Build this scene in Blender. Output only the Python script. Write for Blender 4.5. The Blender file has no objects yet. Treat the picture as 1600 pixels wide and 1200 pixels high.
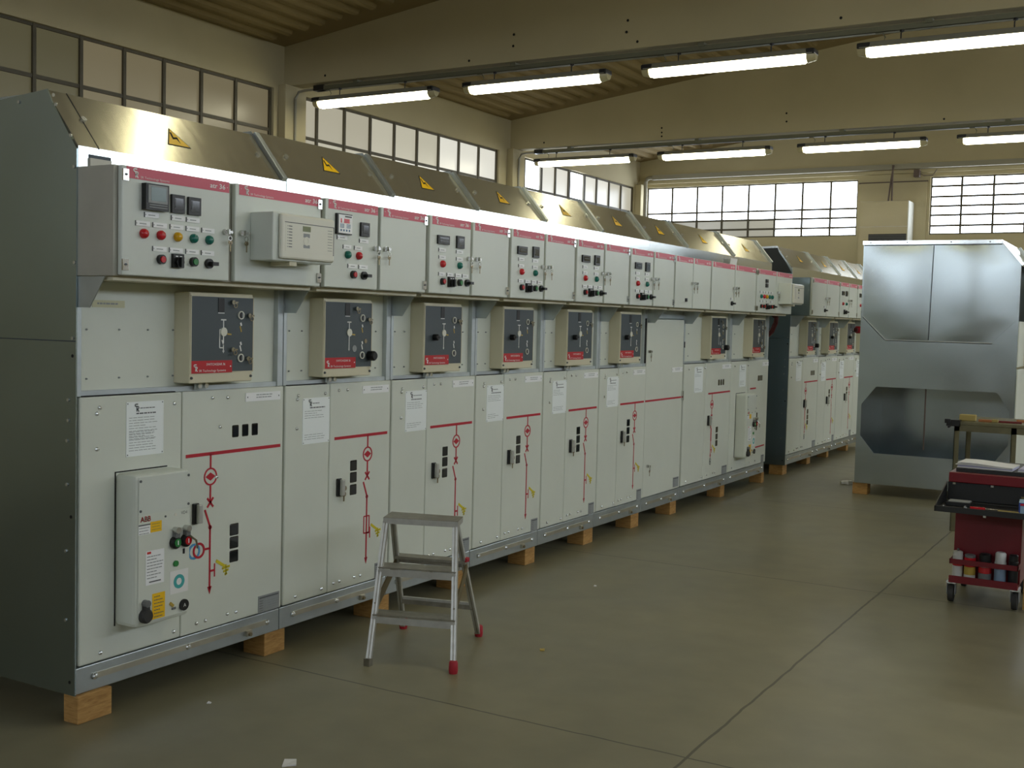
import bpy, math, random
from mathutils import Matrix, Vector
random.seed(4)
S = bpy.context.scene
COL = S.collection
PI = math.pi

# ------------------------------------------------------------------ materials
def nd(nt, t, **k):
    n = nt.nodes.new(t)
    for a, b in k.items(): setattr(n, a, b)
    return n
def new_mat(name):
    m = bpy.data.materials.new(name); m.use_nodes = True
    return m, m.node_tree, m.node_tree.nodes['Principled BSDF']
def lin(c):
    return tuple(((x/255.0)/12.92 if x/255.0 <= .04045 else ((x/255.0+.055)/1.055)**2.4) for x in c) + (1,)
def mat(name, rgb, rough=.5, metal=0.0, noise=0.0, scale=6.0, bump=0.0, bscale=40.0, rvar=0.0, spec=.5, stretch=(1,1,1), emit=None, es=0.0, alpha=1.0, aniso=0.0):
    m, nt, p = new_mat(name)
    c = lin(rgb)
    p.inputs['Base Color'].default_value = c
    p.inputs['Roughness'].default_value = rough
    p.inputs['Metallic'].default_value = metal
    p.inputs['Specular IOR Level'].default_value = spec
    if aniso: p.inputs['Anisotropic'].default_value = aniso
    if emit:
        p.inputs['Emission Color'].default_value = lin(emit)
        p.inputs['Emission Strength'].default_value = es
    if noise or bump or rvar:
        tc = nd(nt, 'ShaderNodeTexCoord'); mp = nd(nt, 'ShaderNodeMapping')
        mp.inputs['Scale'].default_value = stretch
        nt.links.new(tc.outputs['Object'], mp.inputs['Vector'])
    if noise or rvar:
        n = nd(nt, 'ShaderNodeTexNoise'); n.inputs['Scale'].default_value = scale; n.inputs['Detail'].default_value = 5
        nt.links.new(mp.outputs['Vector'], n.inputs['Vector'])
        r = nd(nt, 'ShaderNodeMapRange'); r.inputs['From Min'].default_value = .3; r.inputs['From Max'].default_value = .7
        nt.links.new(n.outputs['Fac'], r.inputs['Value'])
        if noise:
            mx = nd(nt, 'ShaderNodeMix', data_type='RGBA')
            mx.inputs['A'].default_value = tuple(x*(1-noise) for x in c[:3])+(1,)
            mx.inputs['B'].default_value = tuple(min(1, x*(1+noise)) for x in c[:3])+(1,)
            nt.links.new(r.outputs['Result'], mx.inputs['Factor'])
            nt.links.new(mx.outputs['Result'], p.inputs['Base Color'])
        if rvar:
            r2 = nd(nt, 'ShaderNodeMapRange')
            r2.inputs['To Min'].default_value = rough-rvar; r2.inputs['To Max'].default_value = rough+rvar
            nt.links.new(n.outputs['Fac'], r2.inputs['Value'])
            nt.links.new(r2.outputs['Result'], p.inputs['Roughness'])
    if bump:
        n2 = nd(nt, 'ShaderNodeTexNoise'); n2.inputs['Scale'].default_value = bscale; n2.inputs['Detail'].default_value = 4
        nt.links.new(mp.outputs['Vector'], n2.inputs['Vector'])
        b = nd(nt, 'ShaderNodeBump'); b.inputs['Strength'].default_value = bump; b.inputs['Distance'].default_value = .01
        nt.links.new(n2.outputs['Fac'], b.inputs['Height']); nt.links.new(b.outputs['Normal'], p.inputs['Normal'])
    return m

M = {}
M['paint'] = mat('cabinet_paint', (217,222,210), .42, noise=.03, scale=3, bump=.02, bscale=300)
M['door'] = mat('door_paint', (214,220,211), .38, noise=.03, scale=3, bump=.02, bscale=300)
M['cream'] = mat('cream_paint', (214,208,180), .5, noise=.03, scale=4)
M['galv'] = mat('galvanised_steel', (186,194,196), .36, .8, noise=.08, scale=9, rvar=.06)
M['galvp'] = mat('polished_galvanised_steel', (218,222,220), .16, 1, noise=.04, scale=14)
M['galvr'] = mat('rolled_galvanised_steel', (192,186,164), .20, .75, noise=.06, scale=6, rvar=.05, stretch=(1,6,1))
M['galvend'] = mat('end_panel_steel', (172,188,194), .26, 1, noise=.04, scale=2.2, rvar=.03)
M['lvside'] = mat('control_box_steel', (178,176,164), .5, .4, noise=.05, scale=8)
M['galvc'] = mat('bright_galvanised_sheet', (178,187,188), .225, 1, noise=.05, scale=5, rvar=.04)
M['post'] = mat('frame_post_steel', (190,198,200), .45, .55, noise=.08, scale=14)
M['darksteel'] = mat('dark_blue_steel', (70,78,84), .5, .5)  # dark blue-grey tone of the panel seam and entry slot
M['red'] = mat('hazed_strip_red', (214,100,118), .5)  # washed pink: glare haze is mixed into the red
M['redlab'] = mat('label_red', (192,24,34), .5)
M['white'] = mat('print_white', (236,236,232), .5)
M['plate'] = mat('white_plate', (246,248,248), .45)
M['sheet'] = mat('instruction_sheet_white', (244,250,249), .5)
M['ink_and_shadow'] = mat('ink_and_shadow_grey', (92,96,98), .6)  # print and marks, and the painted shadow edge of label plates
M['ink_and_shadow2'] = mat('small_print_grey', (150,156,156), .6)
M['black'] = mat('black_plastic', (16,17,18), .4)
M['glassdark'] = mat('dark_glass', (26,30,32), .08, spec=.8)
M['lcd'] = mat('meter_screen', (96,118,112), .2)
M['lcdg'] = mat('green_screen', (104,112,44), .3)
M['lampred'] = mat('lamp_red', (196,36,44), .25)
M['lampyel'] = mat('lamp_yellow', (214,164,20), .25)
M['lampgrn'] = mat('lamp_green', (24,112,98), .25)
M['btngrn'] = mat('button_green', (40,128,60), .3)
M['slate'] = mat('slate_faceplate', (68,78,82), .45, noise=.04, scale=8)
M['roof_shade'] = mat('roof_opening_shade', (44,49,54), .6)  # dark colour paints the shade under the open roof end
M['chrome'] = mat('chrome', (200,200,196), .18, 1)
M['brass'] = mat('brass_key', (150,138,112), .38, .9)
M['yellow'] = mat('sign_yellow', (246,196,10), .5)
M['bus'] = mat('diagram_red', (186,24,44), .5)
M['yel2'] = mat('diagram_yellow', (216,200,40), .5)
M['blue2'] = mat('diagram_blue', (76,150,200), .5)
M['teal'] = mat('sticker_teal', (70,172,170), .5)
M['dataplate'] = mat('data_plate_grey', (146,150,150), .5, 0, noise=.08, scale=60)
M['tape'] = mat('masking_tape', (208,206,172), .7)
M['slot'] = mat('slot_black', (8,8,8), .8)
M['bar'] = mat('earth_bar_tin', (196,192,176), .4, .9, noise=.1, scale=10)
M['bolt'] = mat('zinc_bolt', (228,232,232), .25, .85)
M['windowbar'] = mat('window_bar_paint', (78,72,54), .6)
M['abbred'] = mat('logo_red', (208,54,48), .5)
M['blueseg'] = mat('keypad_blue', (70,110,150), .5)
M['relaygrey'] = mat('relay_front_grey', (224,223,208), .45)
M['wall'] = mat('wall_paint', (186,175,140), .85, noise=.06, scale=1.4, bump=.05, bscale=25)
M['ceil'] = mat('ceiling_paint', (136,118,76), .85, noise=.06, scale=1.2)
M['tray'] = mat('cable_tray_grey', (112,112,92), .5, .3)
M['housing'] = mat('fixture_housing', (132,130,116), .5)
M['tube'] = mat('lit_diffuser', (255,252,236), .4, emit=(255,249,214), es=14)
M['clear'] = mat('clear_end_cap', (190,180,140), .25)
M['conduit'] = mat('grey_conduit', (150,146,128), .5)
M['brown_and_shade'] = mat('brown_pipe_and_shade', (96,82,74), .6)  # pipes and brackets, and the painted shading bar over the pillar
M['pane_dim'] = mat('pane_shaded_frosted', (40,38,32), .3, emit=(100,92,70), es=1.0)  # panes glow in place of daylight; shade outside is set into each emission
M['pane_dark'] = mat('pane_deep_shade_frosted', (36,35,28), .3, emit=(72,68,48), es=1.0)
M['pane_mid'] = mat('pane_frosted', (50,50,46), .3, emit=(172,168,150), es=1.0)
M['pane_mid2'] = mat('pane_frosted_low_daylight', (50,50,46), .3, emit=(158,153,135), es=1.0)
M['pane_white'] = mat('pane_frosted_full_daylight', (60,60,58), .3, emit=(240,240,232), es=1.0)
M['pane_hi'] = mat('pane_frosted_high_daylight', (60,60,58), .3, emit=(208,206,194), es=1.0)
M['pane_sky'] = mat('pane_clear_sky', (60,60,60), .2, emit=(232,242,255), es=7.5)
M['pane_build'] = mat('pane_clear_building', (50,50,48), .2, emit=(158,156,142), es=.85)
M['alu'] = mat('aluminium', (196,196,190), .42, .7, noise=.08, scale=30)
M['aluworn'] = mat('worn_aluminium_tread', (150,146,134), .45, .9, noise=.15, scale=30)
M['stay'] = mat('stay_bar_brown', (120,108,78), .5, .6)
M['redrub'] = mat('red_rubber', (168,30,44), .6)
M['woodp'] = mat('trolley_wood', (190,150,80), .7, noise=.2, scale=10, stretch=(1,1,.2))
M['trolred'] = mat('trolley_red', (112,12,24), .35, noise=.05, scale=5)
M['trolblk'] = mat('trolley_black', (26,27,26), .5)
M['paper'] = mat('paper_white', (224,224,222), .7)
M['paper2'] = mat('paper_violet_edge', (190,188,214), .7)
M['carton'] = mat('carton_blue', (44,70,150), .5)
M['cartonlite'] = mat('carton_light_blue', (150,180,206), .5)
M['benchsteel'] = mat('bench_steel', (110,106,80), .55, .3, noise=.15, scale=12)
M['canwhite'] = mat('can_white', (206,206,200), .35)
M['cangold'] = mat('can_yellow', (188,160,70), .35)
M['cangrey'] = mat('can_grey', (110,112,112), .35)
M['canblue'] = mat('can_blue', (130,152,176), .35)
M['rubber'] = mat('caster_rubber', (52,52,50), .7)
M['sponge'] = mat('sponge_yellow', (172,154,94), .8)
M['toolwood'] = mat('tool_handle_orange', (170,110,66), .6)
M['toolred'] = mat('tool_red', (110,26,24), .5)
M['acwhite'] = mat('heater_film_white', (182,170,132), .25, noise=.04, scale=3, bump=.35, bscale=5)
M['acside'] = mat('heater_side_white', (226,226,214), .4)
M['cablered'] = mat('cable_red', (74,14,16), .45)

def wood_mat():
    m, nt, p = new_mat('pine_block')
    tc = nd(nt,'ShaderNodeTexCoord'); mp = nd(nt,'ShaderNodeMapping'); mp.inputs['Scale'].default_value=(3,3,22)
    n = nd(nt,'ShaderNodeTexNoise'); n.inputs['Scale'].default_value=4; n.inputs['Detail'].default_value=6; n.inputs['Distortion'].default_value=1
    r = nd(nt,'ShaderNodeValToRGB'); e=r.color_ramp.elements
    e[0].position=.3; e[0].color=lin((158,116,62)); e[1].position=.72; e[1].color=lin((200,158,94))
    nt.links.new(tc.outputs['Object'],mp.inputs['Vector']); nt.links.new(mp.outputs['Vector'],n.inputs['Vector'])
    nt.links.new(n.outputs['Fac'],r.inputs['Fac']); nt.links.new(r.outputs['Color'],p.inputs['Base Color'])
    p.inputs['Roughness'].default_value=.75
    return m
M['wood'] = wood_mat()

def floor_mat():
    m, nt, p = new_mat('polished_concrete')
    L = nt.links.new
    tc = nd(nt,'ShaderNodeTexCoord')
    n1 = nd(nt,'ShaderNodeTexNoise'); n1.inputs['Scale'].default_value=.9; n1.inputs['Detail'].default_value=7; n1.inputs['Roughness'].default_value=.6
    n2 = nd(nt,'ShaderNodeTexNoise'); n2.inputs['Scale'].default_value=5; n2.inputs['Detail'].default_value=8
    L(tc.outputs['Object'],n1.inputs['Vector']); L(tc.outputs['Object'],n2.inputs['Vector'])
    r = nd(nt,'ShaderNodeValToRGB'); e=r.color_ramp.elements
    e[0].position=.32; e[0].color=lin((114,110,88)); e[1].position=.7; e[1].color=lin((142,136,109))
    ad = nd(nt,'ShaderNodeMath',operation='MULTIPLY_ADD'); ad.inputs[1].default_value=.35; 
    L(n2.outputs['Fac'],ad.inputs[0]); 
    sc = nd(nt,'ShaderNodeMath',operation='MULTIPLY'); sc.inputs[1].default_value=.65; L(n1.outputs['Fac'],sc.inputs[0]); L(sc.outputs[0],ad.inputs[2])
    L(ad.outputs[0],r.inputs['Fac'])
    sx = nd(nt,'ShaderNodeSeparateXYZ'); L(tc.outputs['Object'],sx.inputs[0])
    # saw-cut joints in the slab every 2.815 m, wobbling a little
    def joint(out, off, per, w):
        wob = nd(nt,'ShaderNodeMath',operation='MULTIPLY_ADD'); wob.inputs[1].default_value=.02; L(n2.outputs['Fac'],wob.inputs[0]); L(out,wob.inputs[2])
        a = nd(nt,'ShaderNodeMath',operation='SUBTRACT'); L(wob.outputs[0],a.inputs[0]); a.inputs[1].default_value=off+.01-per/2
        b = nd(nt,'ShaderNodeMath',operation='FLOORED_MODULO'); L(a.outputs[0],b.inputs[0]); b.inputs[1].default_value=per
        c = nd(nt,'ShaderNodeMath',operation='SUBTRACT'); L(b.outputs[0],c.inputs[0]); c.inputs[1].default_value=per/2
        d = nd(nt,'ShaderNodeMath',operation='ABSOLUTE'); L(c.outputs[0],d.inputs[0])
        g = nd(nt,'ShaderNodeMath',operation='LESS_THAN'); L(d.outputs[0],g.inputs[0]); g.inputs[1].default_value=w
        return g
    jx = joint(sx.outputs['X'],1.875,2.815,.0055); jy = joint(sx.outputs['Y'],.905,2.815,.0045)
    mx = nd(nt,'ShaderNodeMath',operation='MAXIMUM'); L(jx.outputs[0],mx.inputs[0]); L(jy.outputs[0],mx.inputs[1])
    mm = nd(nt,'ShaderNodeMath',operation='MULTIPLY'); L(mx.outputs[0],mm.inputs[0]); mm.inputs[1].default_value=.75
    mix = nd(nt,'ShaderNodeMix',data_type='RGBA'); L(mm.outputs[0],mix.inputs['Factor']); L(r.outputs['Color'],mix.inputs['A']); mix.inputs['B'].default_value=lin((46,40,32))
    L(mix.outputs['Result'],p.inputs['Base Color'])
    rr = nd(nt,'ShaderNodeMapRange'); rr.inputs['To Min'].default_value=.25; rr.inputs['To Max'].default_value=.52
    L(n1.outputs['Fac'],rr.inputs['Value']); L(rr.outputs['Result'],p.inputs['Roughness'])
    b = nd(nt,'ShaderNodeBump'); b.inputs['Strength'].default_value=.08; b.inputs['Distance'].default_value=.004
    L(n2.outputs['Fac'],b.inputs['Height']); L(b.outputs['Normal'],p.inputs['Normal'])
    p.inputs['Specular IOR Level'].default_value=.35
    return m
M['floor'] = floor_mat()

# ------------------------------------------------------------------ mesh builder
TXT = {}
def text_geo(s):
    if s in TXT: return TXT[s]
    cu = bpy.data.curves.new('t','FONT'); cu.body = s; cu.size = 1; cu.resolution_u = 2
    o = bpy.data.objects.new('t',cu); COL.objects.link(o)
    dg = bpy.context.evaluated_depsgraph_get(); ev = o.evaluated_get(dg); me = ev.to_mesh()
    v = [(a.co.x,a.co.y) for a in me.vertices]; f = [tuple(p.vertices) for p in me.polygons]
    ev.to_mesh_clear(); bpy.data.objects.remove(o); bpy.data.curves.remove(cu)
    TXT[s] = (v,f); return TXT[s]

FR = {'W': lambda u,v,n:(u,v,n),            # plain x,y,z
      'P': lambda u,v,n:(n,u,v-.1),         # panel facing +X: u along the row, v up, n out
      'S': lambda u,v,n:(u,n,v-.1),         # side profile: u = x, v = z, n = along the row
      'F': lambda u,v,n:(u,-n,v)}           # panel facing -Y
class MB:
    def __init__(s, frame='W'):
        s.v=[]; s.f=[]; s.m=[]; s.fr=FR[frame]
    def add(s, vs, fs, m):
        b=len(s.v); s.v += [s.fr(*p) for p in vs]
        for f in fs: s.f.append(tuple(b+i for i in f)); s.m.append(m)
        return s
    def box(s, a, b, m):
        (x0,y0,z0),(x1,y1,z1)=a,b
        return s.add([(x0,y0,z0),(x1,y0,z0),(x1,y1,z0),(x0,y1,z0),(x0,y0,z1),(x1,y0,z1),(x1,y1,z1),(x0,y1,z1)],
            [(0,3,2,1),(4,5,6,7),(0,1,5,4),(1,2,6,5),(2,3,7,6),(3,0,4,7)], m)
    def prism(s, poly, n0, n1, m):
        a=sum(poly[i][0]*poly[(i+1)%len(poly)][1]-poly[(i+1)%len(poly)][0]*poly[i][1] for i in range(len(poly)))
        if a<0: poly=poly[::-1]
        k=len(poly)
        return s.add([(u,v,n0) for u,v in poly]+[(u,v,n1) for u,v in poly],
            [tuple(range(k))[::-1],tuple(range(k,2*k))]+[(i,(i+1)%k,k+(i+1)%k,k+i) for i in range(k)], m)
    def lathe(s, u, v, prof, m, seg=16, su=1.0):
        k=len(prof); vs=[]
        for r,n in prof:
            for i in range(seg):
                a=2*PI*i/seg; vs.append((u+su*r*math.cos(a),v+r*math.sin(a),n))
        fs=[(j*seg+i,j*seg+(i+1)%seg,(j+1)*seg+(i+1)%seg,(j+1)*seg+i) for j in range(k-1) for i in range(seg)]
        fs.append(tuple(range((k-1)*seg,k*seg))); fs.append(tuple(range(seg))[::-1])
        return s.add(vs,fs,m)
    def cyl(s,u,v,n0,n1,r,m,seg=16): return s.lathe(u,v,[(r,n0),(r,n1)],m,seg)
    def ring(s,u,v,ro,ri,n0,n1,m,seg=20,a0=0,a1=2*PI):
        full=abs(a1-a0-2*PI)<1e-6; k=seg if full else seg+1; vs=[]
        for i in range(k):
            a=a0+(a1-a0)*i/seg; c,t=math.cos(a),math.sin(a)
            vs+=[(u+ro*c,v+ro*t,n0),(u+ri*c,v+ri*t,n0),(u+ro*c,v+ro*t,n1),(u+ri*c,v+ri*t,n1)]
        fs=[]
        for i in range(seg):
            p,q=4*i,4*((i+1)%k)
            fs+=[(p+2,q+2,q+3,p+3),(p,p+1,q+1,q),(p,q,q+2,p+2),(p+1,p+3,q+3,q+1)]
        if not full: fs+=[(0,2,3,1),(4*seg,4*seg+1,4*seg+3,4*seg+2)]
        return s.add(vs,fs,m)
    def line(s,p,q,w,n0,n1,m):      # flat bar from p to q in the u,v plane
        d=(q[0]-p[0],q[1]-p[1]); l=math.hypot(*d) or 1; e=(-d[1]/l*w/2,d[0]/l*w/2)
        return s.prism([(p[0]-e[0],p[1]-e[1]),(q[0]-e[0],q[1]-e[1]),(q[0]+e[0],q[1]+e[1]),(p[0]+e[0],p[1]+e[1])],n0,n1,m)
    def tube(s,pts,r,m,seg=10):
        pts=[Vector(p) for p in pts]; vs=[]; k=len(pts)
        up=Vector((0.13,0.31,0.94))
        for i,p in enumerate(pts):
            t=(pts[min(i+1,k-1)]-pts[max(i-1,0)]).normalized()
            a=t.cross(up); 
            if a.length<.05: a=t.cross(Vector((1,0,0)))
            a.normalize(); b=t.cross(a)
            for j in range(seg):
                g=2*PI*j/seg; vs.append(tuple(p+a*(r*math.cos(g))+b*(r*math.sin(g))))
        fs=[(i*seg+j,i*seg+(j+1)%seg,(i+1)*seg+(j+1)%seg,(i+1)*seg+j) for i in range(k-1) for j in range(seg)]
        fs+=[tuple(range(seg))[::-1],tuple(range((k-1)*seg,k*seg))]
        return s.add(vs,fs,m)
    def beam(s,p,q,w,h,m,side=None):   # rectangular bar between 3-D points
        p=Vector(p);q=Vector(q);t=(q-p).normalized(); a=Vector(side) if side else t.cross(Vector((0,0,1)))
        if a.length<.01: a=Vector((1,0,0))
        a=(a-t*a.dot(t)).normalized(); b=t.cross(a); vs=[]
        for c in (p,q):
            for i,j in ((-1,-1),(1,-1),(1,1),(-1,1)): vs.append(tuple(c+a*(i*w/2)+b*(j*h/2)))
        return s.add(vs,[(0,1,2,3),(7,6,5,4),(0,4,5,1),(1,5,6,2),(2,6,7,3),(3,7,4,0)],m)
    def text(s,t,u,v,h,n,m,width=None,align='l'):
        vs,fs=text_geo(t)
        if not vs: return s
        x0=min(a for a,b in vs);x1=max(a for a,b in vs)
        k=h/.72; ku=(width/(x1-x0)) if width else k
        off={'l':-x0*ku,'c':-(x0+x1)/2*ku,'r':-x1*ku}[align]
        return s.add([(u+a*ku+off,v+b*k,n) for a,b in vs],fs,m)
    def lines(s,u0,u1,vtop,n,count,gap,h,m,seed=1):   # rows of small print
        rg=random.Random(seed)
        for i in range(count):
            v=vtop-i*gap; u=u0; e=u1-(u1-u0)*rg.choice([0,.05,.15,.4,.1])
            while u<e-.004:
                w=min(e-u,(u1-u0)*rg.uniform(.08,.22)); s.box((u,v-h,n-.0003),(u+w,v,n),m); u+=w+(u1-u0)*.03
        return s
    def build(s,name,parent=None,bevel=0,smooth=False,label=None,loc=None,recalc=False):
        me=bpy.data.meshes.new(name); ks=[]
        for k in s.m:
            if k not in ks: ks.append(k)
        me.from_pydata(s.v,[],s.f)
        for k in ks: me.materials.append(M[k])
        ix={k:i for i,k in enumerate(ks)}
        me.polygons.foreach_set('material_index',[ix[k] for k in s.m])
        if smooth: me.polygons.foreach_set('use_smooth',[True]*len(s.f))
        me.update()
        o=bpy.data.objects.new(name,me); COL.objects.link(o)
        if parent: o.parent=parent
        if loc: o.location=loc
        if bevel:
            b=o.modifiers.new('bevel','BEVEL'); b.width=bevel; b.segments=2; b.limit_method='ANGLE'
        if smooth:
            try: me.set_sharp_from_angle(angle=math.radians(40))
            except Exception: pass
        if label: o['label']=label
        return o
def empty(name,loc,rz=0):
    o=bpy.data.objects.new(name,None); COL.objects.link(o); o.location=loc; o.rotation_euler=(0,0,rz); o.empty_display_size=.1
    return o
def tag(o,label,cat,group=None,kind=None):
    o['label']=label; o['category']=cat
    if group: o['group']=group
    if kind: o['kind']=kind
    return o
def struct(o):
    o['kind']='structure'; return o

def logo(mb,u,v,h,n,m):
    # an S flowing into an R
    w=h*.10
    P=lambda a,b:(u+a*h,v+b*h)
    for a,b in [((.62,.98),(.22,.98)),((.22,.98),(.10,.84)),((.10,.84),(.24,.70)),((.24,.70),(.66,.66)),((.66,.66),(.78,.52)),((.78,.52),(.64,.36)),((.64,.36),(.36,.36)),((.52,.34),(.78,.0)),((.44,.60),(.44,.02))]:
        mb.line(P(*a),P(*b),w*1.5,n-.0004,n,m)

# ------------------------------------------------------------------ room
XL, XR, YF, YB = -4.27, 7.45, -7.0, 14.11
EAVE, SL = 3.975, .129
RIDGE = (XL+XR)/2
def ceil_z(x): return EAVE+SL*((x-XL) if x<RIDGE else (XR-x))
WB, WT = 2.765, 3.565
BEAMS=[-2.72,1.54,5.80,10.07]
m=MB(); m.box((XL-.3,YF-.3,-.2),(XR+.3,YB+.3,0),'floor'); struct(m.build('floor'))
m=MB()
for xa,xb in ((XL-.3,RIDGE),(RIDGE,XR+.3)):
    za,zb_=ceil_z(xa),ceil_z(xb)
    m.add([(xa,YF-.3,za),(xb,YF-.3,zb_),(xb,YB+.3,zb_),(xa,YB+.3,za),(xa,YF-.3,za+.15),(xb,YF-.3,zb_+.15),(xb,YB+.3,zb_+.15),(xa,YB+.3,za+.15)],
      [(0,3,2,1),(4,5,6,7),(0,1,5,4),(1,2,6,5),(2,3,7,6),(3,0,4,7)],'ceil')
ys=[YF]+BEAMS+[YB]
for k in range(len(ys)-1):          # corrugation of the roof sheets
    y0,y1=ys[k]+.48,ys[k+1]-.30
    x=XL+.10
    while x<XR-.2:
        if abs(x-RIDGE)>.15:
            x1=x+.085; d=.035
            z0,z1=ceil_z(x),ceil_z(x1)
            vs=[]
            for y in (y0,y1): vs+=[(x,y,z0+.003),(x1,y,z1+.003),(x1-.022,y,z1-d),(x+.022,y,z0-d)]
            m.add(vs,[(0,1,2,3),(7,6,5,4),(0,4,5,1),(1,5,6,2),(2,6,7,3),(3,7,4,0)],'ceil')
        x+=.19
struct(m.build('ceiling'))
def wall_x(name,x0,x1,openings,frame_side):
    m=MB(); zt=EAVE+.02
    m.box((x0,YF,0),(x1,YB,WB),'wall'); m.box((x0,YF,WT),(x1,YB,zt),'wall')
    y=YF
    for a,b in openings: m.box((x0,y,WB),(x1,a,WT),'wall'); y=b
    m.box((x0,y,WB),(x1,YB,WT),'wall')
    return struct(m.build(name))
bays_left=[(-6.6,-3.05),(-2.45,1.18),(1.78,5.66),(6.05,9.80),(10.29,13.93)]
wall_x('wall_left',XL-.25,XL,bays_left,1)
bays_right=[(-6.6,-3.05),(-2.45,1.18),(1.78,5.66),(6.05,9.80),(10.29,13.93)]
wall_x('wall_right',XR,XR+.25,bays_right[1:],-1)
def wall_y(name,y0,y1,openings):
    m=MB()
    prof=[(XL-.25,0),(XR+.25,0),(XR+.25,WB),(XL-.25,WB)]
    mm=MB('F')
    mm.prism(prof,-y1,-y0,'wall')
    mm.prism([(XL-.25,WT),(XR+.25,WT),(XR+.25,ceil_z(XR)+.05),(RIDGE,ceil_z(RIDGE)+.05),(XL-.25,ceil_z(XL)+.05)],-y1,-y0,'wall')
    x=XL-.25
    for a,b in openings: mm.prism([(x,WB),(a,WB),(a,WT),(x,WT)],-y1,-y0,'wall'); x=b
    mm.prism([(x,WB),(XR+.25,WB),(XR+.25,WT),(x,WT)],-y1,-y0,'wall')
    return struct(mm.build(name))
back_open=[(-4.137,-.86),(.134,3.05),(4.0,7.0)]
wall_y('wall_back',YB,YB+.25,back_open)
wall_y('wall_front',YF-.25,YF,back_open)
WN=[0]
def window(axis,pos,a,b,cols,rows,panemat,thick=.03,ins=.05,sgn=1,bw=.026,heavy=()):
    """axis 'x': glass plane at x=pos running along y; axis 'y': plane at y=pos running along x"""
    WN[0]+=1
    fr=MB(); gl=MB()
    def bx(mb,u0,u1,z0,z1,t0,t1,mt):
        lo,hi=sorted((pos+sgn*t0,pos+sgn*t1))
        if axis=='x': mb.box((lo,u0,z0),(hi,u1,z1),mt)
        else: mb.box((u0,lo,z0),(u1,hi,z1),mt)
    for i,c in enumerate(cols):
        w=bw*(2 if i in heavy else 1)*(1.3 if i in (0,len(cols)-1) else 1)
        bx(fr,c-w/2,c+w/2,WB,WT,ins-.02,ins+.025,'windowbar')
    for i,r in enumerate(rows):
        w=bw*(1.5 if i in (0,len(rows)-1) else 1)
        bx(fr,cols[0],cols[-1],r-w/2,r+w/2,ins-.015,ins+.02,'windowbar')
    for i in range(len(cols)-1):
        for j in range(len(rows)-1):
            bx(gl,cols[i],cols[i+1],rows[j],rows[j+1],ins+.002,ins+.008,panemat(i,j))
    w=empty('window_%d'%WN[0],(0,0,0)); struct(w)
    fr.build('frame',w); gl.build('glass',w)
    return w
def lerp(a,b,n): return [a+(b-a)*i/n for i in range(n+1)]
rowsL=[WB,3.175,WT]
c1=[1.78,2.22,2.65,3.075,3.50,3.924,4.345,4.773,5.195,5.655]
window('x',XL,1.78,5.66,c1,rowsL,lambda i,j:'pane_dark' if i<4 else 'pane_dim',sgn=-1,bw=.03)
c2=[6.05,6.33,6.765,7.20,7.63,8.062,8.496,8.926,9.372,9.80]
window('x',XL,6.05,9.8,c2,rowsL,lambda i,j:('pane_mid2' if i<(3 if j else 1) else 'pane_mid' if i<(6 if j else 4) else 'pane_hi' if j or i<6 else 'pane_white'),sgn=-1,bw=.03)  # daylight gradient along the bay stepped into the pane emission
c3=[10.29,10.51,10.96,11.37,11.78,12.25,12.66,13.085,13.51,13.93]
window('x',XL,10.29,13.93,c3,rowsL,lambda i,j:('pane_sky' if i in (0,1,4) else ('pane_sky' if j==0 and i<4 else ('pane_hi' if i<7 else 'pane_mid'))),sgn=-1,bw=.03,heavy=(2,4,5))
for a,b in bays_left[:2]:
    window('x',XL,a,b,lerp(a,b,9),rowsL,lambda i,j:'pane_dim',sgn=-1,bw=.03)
for a,b in bays_right[1:]:
    window('x',XR,a,b,lerp(a,b,9),rowsL,lambda i,j:'pane_sky',sgn=1,bw=.03)
rowsB=[WB,2.89,3.03,3.16,3.565]
cb=[-4.137,-3.72,-3.308,-2.902,-2.486,-2.077,-1.667,-1.253,-.862]
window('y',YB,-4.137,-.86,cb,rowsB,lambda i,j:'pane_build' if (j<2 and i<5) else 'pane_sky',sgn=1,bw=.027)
rowsB2=[WB,2.89,3.035,3.16,3.29,3.434,3.565]
window('y',YB,.134,3.05,[.134,.54,.95,1.35,1.76,2.17,2.58,3.05],rowsB2,lambda i,j:'pane_sky',sgn=1,bw=.027)
window('y',YB,4.0,7.0,lerp(4.0,7.0,7),rowsB2,lambda i,j:'pane_sky',sgn=1,bw=.027)
for a,b in back_open: window('y',YF,a,b,lerp(a,b,8),rowsB2,lambda i,j:'pane_sky',sgn=-1,bw=.016)
# opening latches on the far left window
# beams and columns
TN=[0]
def trim(mb,bevel=0):
    TN[0]+=1; return struct(mb.build('trim_%d'%TN[0],bevel=bevel))
BZ=3.606
DOTS={5.80:[(-3.77,3.663),(-2.182,3.652),(-1.74,3.829),(-1.744,3.734),(-.692,3.831),(-.701,3.741),(-.604,3.656),(.994,3.664)],10.07:[(-2.196,3.749),(-2.194,3.696),(-2.193,3.651),(-.697,3.817),(-.693,3.725),(-3.783,3.667),(.982,3.641)]}
for y in BEAMS:
    dots=DOTS.get(y,())
    m=MB('F')
    for dx,dz in dots: m.cyl(dx,dz,-y-.002,-y+.002,.011,'slot',10)
    m.prism([(XL,BZ),(XR,BZ),(XR,ceil_z(XR)+.01),(RIDGE,ceil_z(RIDGE)+.01),(XL,ceil_z(XL)+.01)],-(y+.16),-y,'wall'); trim(m)
    for xa,xb in ((XL,XL+.09),(XR-.09,XR)):
        m=MB(); m.box((xa,y-.08,0),(xb,y+.22,BZ),'wall'); trim(m,.006)
m=MB(); m.box((XL,YB-.16,0),(XL+.10,YB,BZ),'wall'); trim(m)
m=MB(); m.box((XL,YB-.06,3.62),(XR,YB,3.665),'wall'); trim(m)
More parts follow.
